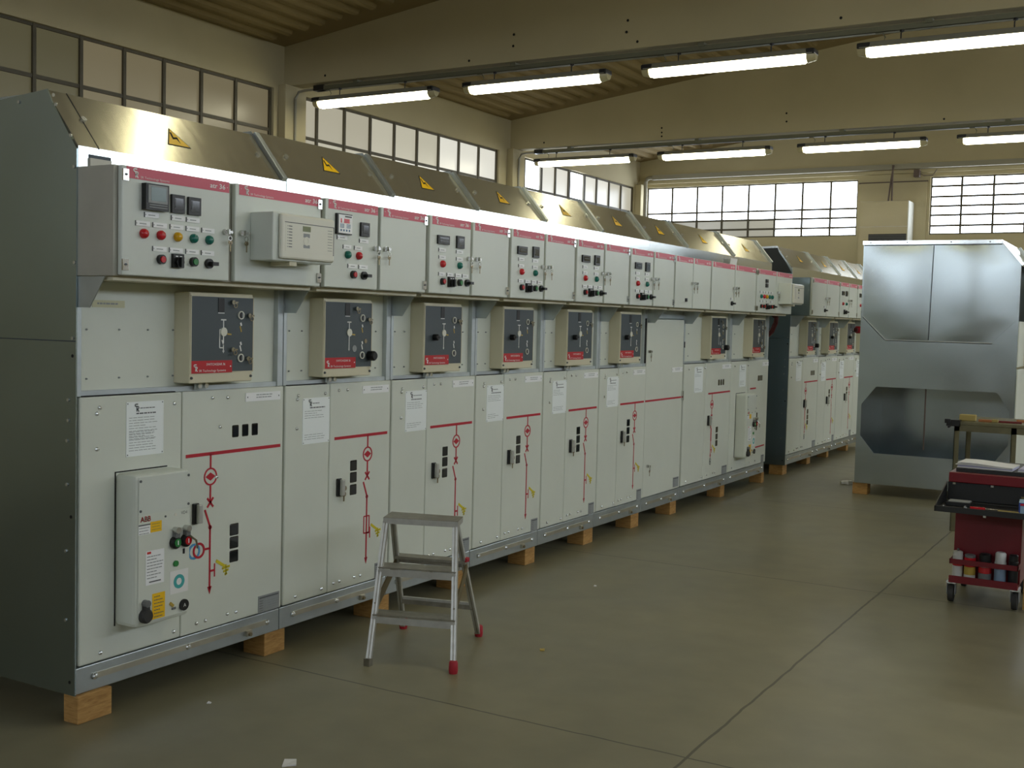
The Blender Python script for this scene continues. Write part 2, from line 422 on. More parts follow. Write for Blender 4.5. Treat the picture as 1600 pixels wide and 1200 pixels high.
m=MB(); m.box((-.84,YB-.03,3.50),(.10,YB,3.515),'brown_and_shade'); trim(m)  # dark bar paints the shading at the pillar top
m=MB(); m.box((-.82,YB-.02,0),(.09,YB,3.50),'wall'); trim(m)

# ------------------------------------------------------------------ cable trays, conduits and lamps
def cable_tray(y,label,label2):
    t=empty('cable_tray',(XL+.35,y+.08,3.545))
    m=MB(); m.box((0,-.03,0),(XR-XL-.6,.03,.004),'tray'); m.box((0,-.03,0),(XR-XL-.6,-.026,.042),'tray'); m.box((0,.026,0),(XR-XL-.6,.03,.042),'tray'); m.build('channel',t)
    m=MB(); m.box((-.03,-.034,.0),(.09,.034,.05),'black'); m.build('end_box',t)
    x=.45
    while x<XR-XL-.8:
        m=MB(); m.box((x,-.045,.030),(x+.05,.045,.061),'tray'); m.cyl(x+.025,0,.0,.012,.014,'black',8); m.build('bracket',t)
        x+=1.68
    k_=empty('conduit_pipe',(XL+.35,y+.08,3.545))
    pts=[(-.02,0,.02),(-.16,0,.02),(-.22,-.02,.005),(-.25,-.03,-.06),(-.25,-.03,-1.9)]
    m=MB(); m.tube(pts,.013,'conduit',8); m.build('pipe',k_,smooth=True); m=MB(); m.box((-.27,-.05,-.9),(-.23,-.01,-.88),'conduit'); m.build('clip',k_)
    tag(k_,label2,'pipe','conduits down the left wall columns')
    tag(t,label,'cable tray','cable trays under the concrete beams')
cable_tray(1.54,'grey cable tray under the beam outside the top of the view','grey conduit on the column left of the view')
cable_tray(5.80,'long grey cable tray under the nearer concrete beam, lamps hanging below','grey conduit running down the column between the left and middle window')
cable_tray(10.07,'long grey cable tray under the farther concrete beam','grey conduit running down the column left of the farthest side window')
t=empty('wall_duct',(XL+.3,YB-.17,3.70))
m=MB(); m.box((.0,-.03,-.035),(11,.03,.035),'conduit'); m.build('duct',t)
m=MB(); m.tube([(.0,0,0),(-.06,0,0),(-.10,0,-.02),(-.12,0,-.07),(-.12,0,-1.4)],.03,'conduit',10); m.build('elbow',t,smooth=True)
tag(t,'straight grey duct running above the back wall windows, bending down at the left corner','duct')

def lamp(x,y,label,group,z=3.418,L=1.35):
    t=empty('fluorescent_lamp',(x,y+.04,z))
    m=MB()
    prof=[(-.062,.012),(.062,.012),(.05,.055),(-.05,.055)]
    vs=[(a,b,c) for a in (0.0,L) for b,c in prof]
    m.add(vs,[(0,1,2,3),(7,6,5,4),(0,4,5,1),(1,5,6,2),(2,6,7,3),(3,7,4,0)],'housing'); m.build('housing',t,bevel=.006)
    m=MB(); k=10; vs=[]
    for a,sc in ((.05,.8),(.075,1),(L-.075,1),(L-.05,.8)):
        for i in range(k+1):
            g=PI+PI*i/k; vs.append((a,.054*sc*math.cos(g),.012+.062*sc*math.sin(g)))
    fs=[(j*(k+1)+i,j*(k+1)+i+1,(j+1)*(k+1)+i+1,(j+1)*(k+1)+i) for j in range(3) for i in range(k)]
    fs+=[tuple(range(k+1))[::-1],tuple(range(3*(k+1),4*(k+1))),(0,k+1,2*(k+1),3*(k+1),4*k+3,3*k+2,2*k+1,k)]
    m.add(vs,fs,'tube'); m.build('diffuser',t,smooth=True)
    for a,b in ((-.012,.05),(L-.05,L+.012)):
        m=MB(); vs=[]
        for q,sc in ((a,.75 if a<0 else 1),(b,1 if a<0 else .75)):
            for i in range(k+1):
                g=PI+PI*i/k; vs.append((q,.056*sc*math.cos(g),.012+.058*sc*math.sin(g)))
        m.add(vs,[(i,i+1,k+2+i,k+1+i) for i in range(k)]+[tuple(range(k+1))[::-1],tuple(range(k+1,2*k+2)),(0,k+1,2*k+1,k)],'clear'); m.build('end_cap',t)
        m=MB(); m.box((a-.002,-.06,.010),(b+.03 if a<0 else b,.06,.05),'black'); m.build('gland_box',t,bevel=.008)
    for q in (.28,L-.33):
        m=MB(); m.tube([(q,0,.05),(q,0,.105),(q+.012,0,.116),(q+.02,0,.1215)],.005,'black',6); m.cyl(q+.005,0,.110,.1265,.014,'black',8); m.build('hook',t)
    m=MB(); m.tube([(.16,0,.05),(.17,.01,.09),(.15,.01,.12),(.10,.01,.1225)],.004,'tray',6); m.build('cable',t)
    return tag(t,label,'lamp',group)
LX=[-3.906+1.6791*k for k in range(6)]
n1=['leftmost','second from left','third from left','fourth from left, cut by the photo edge']
for k,x in enumerate(LX):
    lamp(x,5.80,('lit fluorescent lamp in the nearer row, '+n1[k]) if k<4 else 'unseen lit fluorescent lamp added for light to the nearer row, beyond the right edge','lamps under the nearer beam')  # fixtures past the fourth are unseen, added for their light
n2=['leftmost','second from left','third from left','fourth from left, cut by the photo edge']
for k,x in enumerate(LX):
    lamp(x,10.07,('lit fluorescent lamp in the farther row, '+n2[k]) if k<4 else 'unseen lit fluorescent lamp added for light to the farther row, beyond the right edge','lamps under the farther beam')  # here too the last fixtures are unseen, added to light the room
for y in (1.54,):
    for k,x in enumerate(LX[2:5]):
        lamp(x,y,'lit fluorescent lamp hanging outside the top of the view','lamps above the camera side')

# ------------------------------------------------------------------ switchgear
def screw(p,u,v,n,r=.008,mt='bolt',name='screw'):
    m=MB('P'); m.lathe(u,v,[(r*1.1,n),(r*1.05,n+.003),(r*.75,n+.0065),(r*.3,n+.008)],mt,10); m.build(name,p)
def key_lock(p,u,v,n,side=1):
    m=MB('P'); m.cyl(u,v,n,n+.012,.011,'chrome',12); m.box((u-.003,v-.009,n+.012),(u+.003,v+.009,n+.028),'chrome'); m.cyl(u+.016*side,v,n,n+.022,.006,'chrome',8); m.build('lock',p)
    m=MB('P'); m.ring(u+.010,v-.022,.010,.0075,n+.018,n+.0205,'chrome',10); m.box((u+.011,v-.070,n+.017),(u+.016,v-.036,n+.019),'brass'); m.cyl(u+.0135,v-.037,n+.016,n+.019,.0095,'brass',8); m.build('key',p)
def label_plate(p,u,v,n,w=.060,h=.013):
    m=MB('P'); h=.017; m.box((u-w/2,v-h/2,n),(u+w/2,v+h/2,n+.003),'plate'); m.box((u-w*.26,v-.0016,n+.003),(u+w*.22,v+.0012,n+.0033),'ink_and_shadow2'); m.box((u-w*.47,v-.002,n+.003),(u-w*.44,v+.002,n+.0034),'ink_and_shadow'); m.box((u-w/2-.0025,v-h/2,n),(u-w/2,v+h/2,n+.0028),'ink_and_shadow'); m.build('label_plate',p)  # grey strip on the left edge paints the plate's shadow
def lamp_button(p,u,v,n,mt):
    m=MB('P'); m.lathe(u,v,[(.0165,n),(.0165,n+.008),(.0135,n+.014),(.008,n+.018)],mt,14); m.build('indicator_lamp',p,smooth=True)
def push_button(p,u,v,n,mt):
    m=MB('P'); m.cyl(u,v,n,n+.014,.0165,'black',14); m.cyl(u,v,n+.014,n+.018,.011,mt,12); m.build('push_button',p)
def selector(p,u,v,n,sq=True):
    m=MB('P')
    if sq: m.box((u-.024,v-.024,n),(u+.024,v+.024,n+.012),'black'); m.box((u-.014,v+.014,n+.012),(u-.004,v+.017,n+.0124),'plate'); m.box((u+.004,v+.014,n+.012),(u+.014,v+.017,n+.0124),'plate'); m.cyl(u,v-.004,n+.012,n+.022,.017,'black',14); m.box((u-.006,v-.022,n+.022),(u+.006,v+.013,n+.032),'black'); m.build('selector_switch',p)
    else: m.cyl(u,v,n,n+.012,.0175,'black',14); m.beam_=None; m.box((u-.005,v-.007,n+.012),(u+.024,v+.006,n+.030),'black'); m.build('rotary_switch',p)
def breaker_window(p,u0,u1,v0,v1,n):
    m=MB('P'); m.box((u0,v0,n),(u1,v1,n+.010),'black'); m.box((u0+.010,v0+.012,n+.010),(u1-.008,v1-.012,n+.0105),'glassdark'); m.box((u0+.012,v0+.02,n+.0105),(u0+.016,v1-.014,n+.011),'ink_and_shadow'); m.build('breaker_window',p)
def digital_meter(p,u0,u1,v0,v1,n):
    m=MB('P'); m.box((u0,v0,n),(u1,v1,n+.010),'black'); m.box((u0+.012,v0+.008,n+.010),(u1-.008,v1-.008,n+.011),'glassdark')
    m.box((u0+.02,v0+.020,n+.011),(u1-.016,v0+.023,n+.0115),'ink_and_shadow'); m.build('meter',p)
NLV=.193
def lv_door(p,u0,u1,kind,hinge,ks):
    d=MB('P'); d.box((u0,1.545,.172),(u1,1.905,NLV),'door'); d=d.build('control_door',p,bevel=.004)
    m=MB('P'); a,b=u0+.018,u1-.004
    m.box((a,1.865,NLV),(b,1.903,NLV+.0012),'red'); logo(m,a+.024,1.8685,.030,NLV+.0022,'white')
    m.text('SR Technology Systems',a+.058,1.8695,.0075,NLV+.002,'white',width=.125)
    m.text('atr 36',b-.022,1.8745,.0175,NLV+.002,'white',width=.074,align='r'); m.text('atr 36',b-.0212,1.8752,.0175,NLV+.0021,'white',width=.074,align='r')
    m.box((a+.007,1.886,NLV+.0012),(a+.011,1.888,NLV+.002),'white'); m.box((b-.012,1.882,NLV+.0012),(b-.008,1.884,NLV+.002),'white')
    m.build('name_strip',d)
    hu=u0+.012 if hinge<0 else u1-.012
    if hinge:
        for v in (1.875,1.580):
            m=MB('P'); m.box((hu-.012,v-.020,NLV),(hu+.012,v+.018,NLV+.006),'chrome'); m.cyl(hu,v,NLV+.006,NLV+.009,.004,'ink_and_shadow',6); m.build('hinge',d)
    n=NLV
    if ks=='r': key_lock(d,u1-.026,1.722,n)
    if ks=='l': key_lock(d,u0+.028,1.724,n)
    o=u0-.018
    if kind=='feeder':
        digital_meter(d,o+.075,o+.172,1.777,1.818,n); breaker_window(d,o+.238,o+.302,1.767,1.826,n)
        for u,w in ((.122,.06),(.272,.06)): label_plate(d,o+u,1.750,n,w)
        for u in (.122,.272): label_plate(d,o+u,1.716,n,.056)
        lamp_button(d,o+.124,1.685,n,'lampred'); lamp_button(d,o+.271,1.685,n,'lampgrn')
        for u in (.12,.190,.262,.325): label_plate(d,o+u,1.637,n,.050)
        push_button(d,o+.125,1.603,n,'lampred'); selector(d,o+.196,1.603,n); push_button(d,o+.272,1.603,n,'btngrn'); selector(d,o+.338,1.604,n,False)
    elif kind=='incomer':
        m=MB('P'); m.box((.100,1.767,n),(.200,1.855,n+.022),'black'); m.box((.108,1.790,n+.022),(.192,1.850,n+.024),'dataplate'); m.box((.120,1.798,n+.024),(.186,1.845,n+.0245),'lcd')
        for v in (1.785,1.777): m.box((.114,v-.002,n+.022),(.192,v+.001,n+.0235),'dataplate')
        m.build('meter',d)
        breaker_window(d,.226,.284,1.768,1.831,n); breaker_window(d,.302,.360,1.768,1.830,n)
        for u in (.143,.261,.330): label_plate(d,u,1.751,n)
        for u,c in ((.108,'lampred'),(.182,'lampred'),(.258,'lampyel'),(.332,'lampgrn'),(.406,'lampgrn')):
            label_plate(d,u-.003,1.720,n); lamp_button(d,u,1.687,n,c)
        for u in (.182,.256,.331,.405): label_plate(d,u-.003,1.640,n)
        push_button(d,.182,1.605,n,'lampred'); selector(d,.256,1.604,n); push_button(d,.331,1.605,n,'btngrn'); selector(d,.405,1.603,n,False)
    elif kind=='transformer':
        m=MB('P'); m.box((.080,1.766,n),(.177,1.850,n+.012),'black'); m.box((.088,1.770,n+.012),(.177,1.846,n+.013),'plate')
        m.box((.100,1.812,n+.013),(.108,1.830,n+.0135),'lampred'); m.box((.122,1.812,n+.013),(.158,1.830,n+.0135),'lampred'); m.box((.128,1.836,n+.013),(.172,1.842,n+.0135),'ink_and_shadow')
        for u in (.098,.140):
            for i in range(3):
                for j in range(3): m.box((u+i*.009,1.808-j*.006,n+.013),(u+i*.009+.006,1.804-j*.006,n+.0135),'blueseg')
        for i in range(4): m.box((.100+i*.018,1.778,n+.013),(.108+i*.018,1.786,n+.0135),'blueseg')
        m.build('protection_relay',d)
        breaker_window(d,.243,.301,1.767,1.826,n)
        label_plate(d,.126,1.752,n,.064); label_plate(d,.272,1.748,n); label_plate(d,.160,1.716,n,.052); label_plate(d,.234,1.716,n,.052)
        lamp_button(d,.162,1.684,n,'lampgrn'); lamp_button(d,.237,1.684,n,'lampred')
        label_plate(d,.197,1.638,n); label_plate(d,.270,1.638,n); push_button(d,.200,1.603,n,'lampred'); selector(d,.272,1.602,n,False)
    elif kind=='outgoing':     # last unit of the long row
        breaker_window(d,o+.236,o+.290,1.795,1.826,n); breaker_window(d,o+.236,o+.290,1.758,1.790,n)
        for u,c in ((.127,'lampgrn'),(.205,'lampred'),(.274,'lampyel'),(.350,'lampgrn'),(.421,'lampgrn')): label_plate(d,o+u,1.716,n,.05); lamp_button(d,o+u,1.680,n,c)
        for u in (.130,.204,.300,.42): label_plate(d,o+u,1.640,n,.05)
        push_button(d,o+.130,1.598,n,'lampred'); push_button(d,o+.204,1.598,n,'lampred'); selector(d,o+.285,1.598,n); push_button(d,o+.400,1.598,n,'lampred'); selector(d,o+.470,1.600,n,False)
    elif kind=='knob':
        label_plate(d,u1-.06,1.637,n,.04); selector(d,u1-.060,1.602,n,False)
    elif kind=='meters':
        digital_meter(d,o+.085,o+.170,1.772,1.815,n); breaker_window(d,o+.236,o+.300,1.766,1.820,n)
        lamp_button(d,o+.13,1.686,n,'lampred'); lamp_button(d,o+.268,1.686,n,'lampgrn'); selector(d,o+.205,1.602,n); selector(d,o+.28,1.602,n,False)
    elif kind=='shutter':
        m=MB('P'); m.box((o+.205,1.590,n),(o+.226,1.614,n+.012),'black'); m.build('latch',d)
    return d
def protection_box(p,u0,d):
    u1=u0+.342
    m=MB('P'); m.box((u0,1.628,NLV),(u1,1.807,.305),'door'); b=m.build('protection_relay_box',p,bevel=.004)
    m=MB('P'); m.box((u0+.028,1.636,.305),(u1-.004,1.803,.322),'relaygrey'); b2=m.build('bezel',b,bevel=.008)
    m=MB('P'); n=.3225; a,c=u0+.05,u1-.014
    m.box((a,1.665,.322),(c,1.770,n),'relaygrey'); m.box((a-.004,1.771,.322),(c+.004,1.7735,n+.0005),'ink_and_shadow'); m.box((c,1.662,.322),(c+.003,1.7735,n+.0005),'ink_and_shadow')
    mid=(a+c)/2-.02
    m.box((mid-.022,1.744,n),(mid+.022,1.764,n+.001),'lcdg')
    m.ring(mid,1.708,.017,.010,n,n+.001,'relaygrey',14); m.box((mid-.018,1.722,n),(mid+.018,1.737,n+.0006),'dataplate'); m.box((mid-.018,1.682,n),(mid+.018,1.694,n+.0006),'dataplate')
    for i in range(8):
        m.box((a+.018,1.760-i*.011,n),(a+.036,1.757-i*.011,n+.0006),'ink_and_shadow'); m.box((a+.010,1.760-i*.011,n),(a+.014,1.757-i*.011,n+.0006),'dataplate')
        m.box((c-.034,1.758-i*.011,n),(c-.008,1.7565-i*.011,n+.0006),'ink_and_shadow')
    m.build('keypad',b)
    m=MB('P'); m.box((u0+.10,1.612,.205),(u0+.14,1.628,.30),'cream'); m.build('cable_gland',b)

def mimic(p,u,kind,u0,u1,n=0.0):
    m=MB('P'); k=n+.0015; w=.011
    r='bus'
    m.line((u0,.884),(u1,.884),.013,n,k,r)
    if kind=='bar': m.build('busbar_diagram',p); return
    t=w*.75
    m.line((u,.884),(u,.828),t,n,k,r); m.ring(u,.795,.035,.0285,n,k,r,24)
    m.prism([(u-.026,.795),(u,.811),(u+.026,.795),(u,.779)],n,k,r); m.line((u,.76),(u,.72),t,n,k,r)
    m.line((u-.016,.712),(u+.016,.676),t,n,k,r); m.line((u-.016,.676),(u+.016,.712),t,n,k,r); m.line((u,.72),(u,.694),t,n,k,r)
    if kind in ('incomer','feeder','fuse','tx'):
        m.line((u-.028,.668),(u,.600),t,n,k,r); m.cyl(u,.597,n,k,.009,r,10)
        lo=.283 if kind!='incomer' else .335
        if kind=='tx': lo=.36
        m.line((u,.60),(u,lo+.02),t,n,k,r); m.prism([(u-.011,lo+.03),(u+.011,lo+.03),(u,lo)],n,k,r)
        yy=.425 if kind=='incomer' else (.427 if kind=='fuse' else .458-.03)
        m.line((u,yy),(u+.024,yy),t,n,k,r); m.line((u+.026,yy-.026),(u+.026,yy+.026),t*.7,n,k,r)
        if kind=='fuse':
            for a,b in (((-.02,.506),(.02,.506)),((-.02,.428),(.02,.428)),((-.02,.506),(-.02,.428)),((.02,.506),(.02,.428))):
                m.line((u+a[0],a[1]+.0),(u+b[0],b[1]),t*.7,n,k,r)
        if kind=='incomer':
            m.ring(u-.082,.515,.031,.022,n,k,'blue2',22); m.ring(u-.058,.515,.031,.022,n+.0006,k+.0006,r,22); m.line((u-.03,.515),(u,.515),t,n,k,r)
        if kind=='tx':
            m.line((u,.60),(u,.50),.016,n,k+.0004,r); m.ring(u,.345,.016,.010,n,k,'ink_and_shadow',12); m.ring(u,.322,.016,.010,n,k,'ink_and_shadow',12)
        e=(u+.034,yy+.035)
        m.line(e,(u+.082,yy+.005),.012,n,k,'yel2'); 
        for i,q in enumerate((.042,.028,.012)): m.line((u+.088-q/2,yy-.002-i*.013),(u+.088+q/2,yy+.002-i*.013),.009,n,k,'yel2')
        m.line((u+.088,yy+.012),(u+.088,yy-.03),.006,n,k,'yel2')
    m.build('line_diagram',p)
def win_v(p,u,n=0.0,vs=(.7515,.6975,.641),half=.0265):
    for v in vs:
        m=MB('P'); m.box((u-half,v-.0255,n-.01),(u+half,v+.0255,n+.002),'glassdark'); m.build('viewing_window',p,bevel=.006)
def handle(p,u,v,n=0.0,key=True):
    m=MB('P'); m.box((u-.016,v-.040,n),(u+.012,v+.040,n+.012),'black'); m.box((u-.006,v-.036,n+.012),(u+.014,v+.036,n+.030),'alu'); m.build('door_handle',p,bevel=.003)
    if key:
        m=MB('P'); m.cyl(u+.024,v-.006,n,n+.02,.012,'brass',10); m.box((u+.020,v-.065,n+.012),(u+.028,v-.02,n+.015),'brass'); m.cyl(u+.024,v-.032,n+.010,n+.017,.012,'brass',8); m.build('key',p)
def instruction(p,u0,u1,v0,v1,rows,seed,n=0.0):
    m=MB('P'); m.box((u0,v0,n),(u1,v1,n+.002),'sheet'); k=n+.0024
    w=u1-u0
    logo(m,u0+w*.20,v1-.036,.028,k+.0004,'ink_and_shadow'); m.lines(u0+w*.36,u0+w*.80,v1-.022,k,1,.01,.003,'ink_and_shadow',seed); m.lines(u0+w*.26,u0+w*.82,v1-.040,k,1,.01,.0045,'ink_and_shadow',seed+1)
    a,b=rows
    m.lines(u0+w*.07,u0+w*.82,v1-.056,k,a,.0095,.0018,'ink_and_shadow2',seed+2)
    if b: m.lines(u0+w*.07,u0+w*.82,v0+.012+b*.0095,k,b,.0095,.0018,'ink_and_shadow2',seed+3)
    for cu in (u0+.006,u1-.006):
        for cv in (v0+.006,v1-.006): m.box((cu-.002,cv-.002,n+.002),(cu+.002,cv+.002,n+.0026),'ink_and_shadow')
    m.build('instruction_plate',p)
def name_plate(p,u0,u1,v0=1.076,v1=1.111,n=0.0,seed=3):
    m=MB('P'); m.box((u0,v0,n),(u1,v1,n+.003),'plate'); m.lines(u0+.06,u1-.04,v1-.008,n+.0034,2,0.010,.0035,'ink_and_shadow2',seed)
    for u in (u0+.01,u1-.01): m.box((u-.002,(v0+v1)/2-.003,n+.003),(u+.002,(v0+v1)/2+.003,n+.0036),'ink_and_shadow')
    m.build('name_plate',p)
def data_plate(p,u0,u1,v0=.200,v1=.270,n=0.0,seed=3):
    m=MB('P'); m.box((u0,v0,n),(u1,v1,n+.002),'dataplate'); m.box((u0+.006,v1-.012,n+.002),(u1-.006,v1-.006,n+.0024),'ink_and_shadow')
    for i in range(5):
        v=v1-.020-i*.010; m.box((u0+.006,v-.003,n+.002),(u0+.028,v-.0012,n+.0024),'ink_and_shadow'); m.box((u0+.034,v-.004,n+.002),(u1-.008,v+.001,n+.0023),'ink_and_shadow2')
    m.build('data_plate',p)
def switch_box(p,u0,u1,kind,seed=0):
    nf=.05
    m=MB('P'); m.box((u0,1.163,-.032),(u1,1.503,nf),'cream'); b=m.build('switch_mechanism_box',p,bevel=.004)
    s=(u1-u0)/.333; U=lambda q:u0+(q-.458)*s
    m=MB('P'); n=nf; k=nf+.002
    m.box((U(.466),1.204,n),(U(.790),1.490,k),'slate')
    fr=.004
    for a,c in (((U(.462),1.488),(U(.794),1.492)),((U(.462),1.200),(U(.466),1.492)),((U(.790),1.200),(U(.794),1.492))): m.box((a[0],a[1],n),(c[0],c[1],k+.001),'cream')
    m.box((U(.601),1.432,k),(U(.632),1.484,k+.002),'black'); m.box((U(.601),1.426,k),(U(.634),1.429,k+.001),'white')
    cu=U(.630); kk=k+.0008
    m.line((cu-.014,1.402),(cu+.014,1.402),.005,k,kk,'white'); m.line((cu,1.40),(cu,1.28),.0045,k,kk,'white')
    m.cyl(cu,1.356,k,k+.004,.017,'relaygrey',16)
    m.line((cu+.02,1.348),(cu+.042,1.346),.006,k,kk,'cangold')
    if kind=='cb':
        m.line((U(.610),1.365),(U(.610),1.295),.004,k,kk,'white'); m.line((U(.610),1.295),(cu,1.295),.004,k,kk,'white'); m.line((U(.610),1.365),(cu,1.365),.004,k,kk,'white'); m.line((cu-.008,1.325),(cu,1.306),.005,k,kk,'white')
    for v in (1.392,1.317): m.line((U(.722),v),(U(.722)+.004,v-.012),.008,k,kk,'white'); m.line((U(.722)-.003,v-.014),(U(.722)+.004,v-.036),.006,k,kk,'cangold' if v>1.35 else 'white')
    m.prism([(cu-.006,1.284),(cu+.006,1.284),(cu,1.274)],k,kk,'white')
    m.build('faceplate',b)
    m=MB('P'); m.box((U(.466),1.200,k),(U(.676),1.247,k+.002),'redlab')
    logo(m,U(.474),1.207,.026,k+.003,'white'); m.text('SR Technology Systems',U(.502),1.2055,.0085,k+.0028,'white',width=.14*s); m.text('SWITCHGEAR 36',U(.540),1.2285,.0095,k+.0028,'white',width=.098*s)
    m.cyl(U(.667),1.224,k+.002,k+.003,.003,'white',8); m.build('maker_label',b)
    for v in ((1.421,1.255)):
        m=MB('P'); m.ring(U(.722),v,.0165,.0125,k,k+.005,'relaygrey',16); m.cyl(U(.722),v,k,k+.003,.0125,'black',12); m.box((U(.722)+.004,v-.010,k+.003),(U(.722)+.010,v+.010,k+.005),'dataplate'); m.build('drive_socket',b)
    def padlock(u,v):
        m=MB('P'); m.cyl(u,v,k,k+.012,.009,'chrome',12); m.box((u+.006,v-.003,k+.008),(u+.022,v+.003,k+.014),'chrome'); m.ring(u+.010,v-.012,.010,.0075,k+.010,k+.013,'brass',10); m.build('key_lock',b)
    if kind=='cb':
        padlock(U(.672),1.470); padlock(U(.762),1.420); padlock(U(.672),1.288); padlock(U(.756),1.252)
    elif kind=='cb2':
        padlock(U(.672),1.462); padlock(U(.762),1.415)
        m=MB('P'); m.lathe(U(.775),1.252,[(.022,k),(.022,k+.03),(.017,k+.036)],'black',16); m.build('knob',b)
        m=MB('P'); m.cyl(U(.668),1.285,k,k+.002,.015,'dataplate',14); m.cyl(U(.748),1.318,k,k+.002,.010,'brass',12); m.build('seal_sticker',b)
    else:
        padlock(U(.758),1.418)
        m=MB('P'); m.lathe(U(.545),1.335,[(.016,k),(.016,k+.022),(.012,k+.027)],'black',14); m.box((U(.545)+.002,1.333,k+.02),(U(.545)+.020,1.338,k+.03),'black'); m.build('knob',b)
    for u in (u0+.010,u1-.010):
        for v in (1.183,): screw(b,u,v,nf,.005,'ink_and_shadow')
    m=MB('P')
    for u in (U(.548),U(.582)): m.cyl(u,1.150,.0,.016,.010,'bolt',8); m.box((u-.016,1.138,.0),(u+.016,1.163,.006),'post')
    m.build('clamp',b)

def breaker_front(p,u0,u1,flip=False):
    v0,v1=.312,.854; n=.100; W=u1-u0
    m=MB('P'); m.box((u0,v0,-.01),(u1,v1,n),'paint'); b=m.build('circuit_breaker',p,bevel=.016,label='protruding grey circuit breaker front with red and green buttons')
    m=MB('P'); m.box((u0-.006,v0-.002,.0),(u0-.001,v1+.004,.0015),'slot'); m.box((u0-.006,v1+.002,.0),(u1-.02,v1+.006,.0015),'slot'); m.build('gasket',b)
    U=lambda q:u0+q*W; V=lambda q:v0+q*(v1-v0); k=n+.001
    m=MB('P'); m.box((U(.05),V(.74),n),(U(.985),V(.985),n+.002),'door')
    for q in (.08,.955):
        for r in (.765,.96): m.cyl(U(q),V(r),n+.002,n+.004,.005,'ink_and_shadow',8)
    m.build('cover_plate',b)
    m=MB('P'); m.box((U(.05),V(.07),n),(U(.985),V(.735),n+.001),'paint'); [m.text('ABB',U(.08)+q,V(.692)+p_,.019,n+.0015+q*.01,'abbred',width=.046) for q,p_ in ((0,0),(.0012,0),(0,.0012),(.0012,.0012))]; m.text('VD4',U(.82),V(.70),.012,n+.0015,'ink_and_shadow',width=.030)
    m.cyl(U(.53),V(.705),n+.001,n+.003,.004,'ink_and_shadow',8); m.cyl(U(.72),V(.705),n+.001,n+.002,.006,'relaygrey',8)
    m.box((U(.05),V(.668),n+.001),(U(.26),V(.676),n+.0016),'ink_and_shadow'); m.box((U(.05),V(.61),n+.001),(U(.26),V(.668),n+.0014),'plate'); m.lines(U(.06),U(.25),V(.655),n+.0018,3,.010,.0025,'dataplate',4)
    m.build('front_plate',b)
    m=MB('P'); m.box((U(.26),V(.615),k),(U(.46),V(.685),k+.001),'yellow'); m.lines(U(.28),U(.44),V(.672),k+.0014,3,.010,.003,'cangold',5); m.build('yellow_label',b)
    m=MB('P'); m.box((U(.18),V(.27),k),(U(.51),V(.495),k+.001),'plate'); m.box((U(.20),V(.475),k+.001),(U(.27),V(.49),k+.0014),'abbred'); m.lines(U(.20),U(.49),V(.46),k+.0014,8,.011,.003,'dataplate',6); m.box((U(.24),V(.285),k+.001),(U(.45),V(.293),k+.0014),'ink_and_shadow'); m.build('rating_label',b)
    m=MB('P'); m.box((U(.62),V(.17),k),(U(.965),V(.325),k+.001),'white'); m.ring(U(.79),V(.248),.026,.013,k+.001,k+.002,'teal',20); m.build('round_sticker',b)
    m=MB('P'); m.box((U(.30),V(.035),k),(U(.53),V(.205),k+.001),'yellow'); m.lines(U(.33),U(.51),V(.185),k+.0014,7,.012,.003,'ink_and_shadow',9); m.build('caution_label',b)
    for q,c,nm in ((.70,'btngrn','closing_button'),(.90,'lampred','opening_button')):
        m=MB('P'); u,v=U(q),V(.520); m.lathe(u,v,[(.024,n),(.024,n+.012),(.019,n+.018)],'slot' if c=='lampred' else 'black',18); m.cyl(u,v,n+.018,n+.021,.015,c,16); m.box((u-.002,v-.008,n+.021),(u+.002,v+.008,n+.0215),'plate'); m.box((u-.010,v+.018,n),(u+.010,v+.045,n+.02),'cangrey'); m.cyl(u,v+.045,n,n+.024,.012,'chrome',10); m.build(nm,b)
    m=MB('P'); u,v=U(.91),V(.555); m.tube([(u,v,n+.022),(u+.02,v-.02,n+.035),(u+.03,v-.05,n+.03)],.004,'chrome',6); m.build('key_ring',b)
    m=MB('P'); u,v=U(.16),V(.075); m.lathe(u,v,[(.026,n),(.026,n+.016),(.020,n+.024)],'rubber',16); m.box((u-.010,v+.015,n),(u+.010,v+.045,n+.02),'rubber'); m.cyl(u,v+.045,n,n+.022,.013,'cangrey',10); m.build('crank_socket',b)
    m=MB('P'); m.cyl(U(.88),V(.08),n,n+.008,.021,'black',18); m.text('A',U(.88),V(.068),.014,n+.0085,'white',align='c'); m.build('spring_indicator',b)
    m=MB('P'); m.cyl(U(.72),V(.375),n,n+.008,.011,'btngrn',12); m.build('status_lamp',b)
    m=MB('P'); m.box((U(.86),V(.43),n),(U(.89),V(.465),n+.004),'black'); m.build('counter',b)
    m=MB('P'); m.line((U(.62),V(.115)),(U(.68),V(.09)),.010,n,n+.006,'cangold'); m.box((U(.66),V(.065),n),(U(.73),V(.08),n+.004),'cangrey'); m.build('small_lever',b)

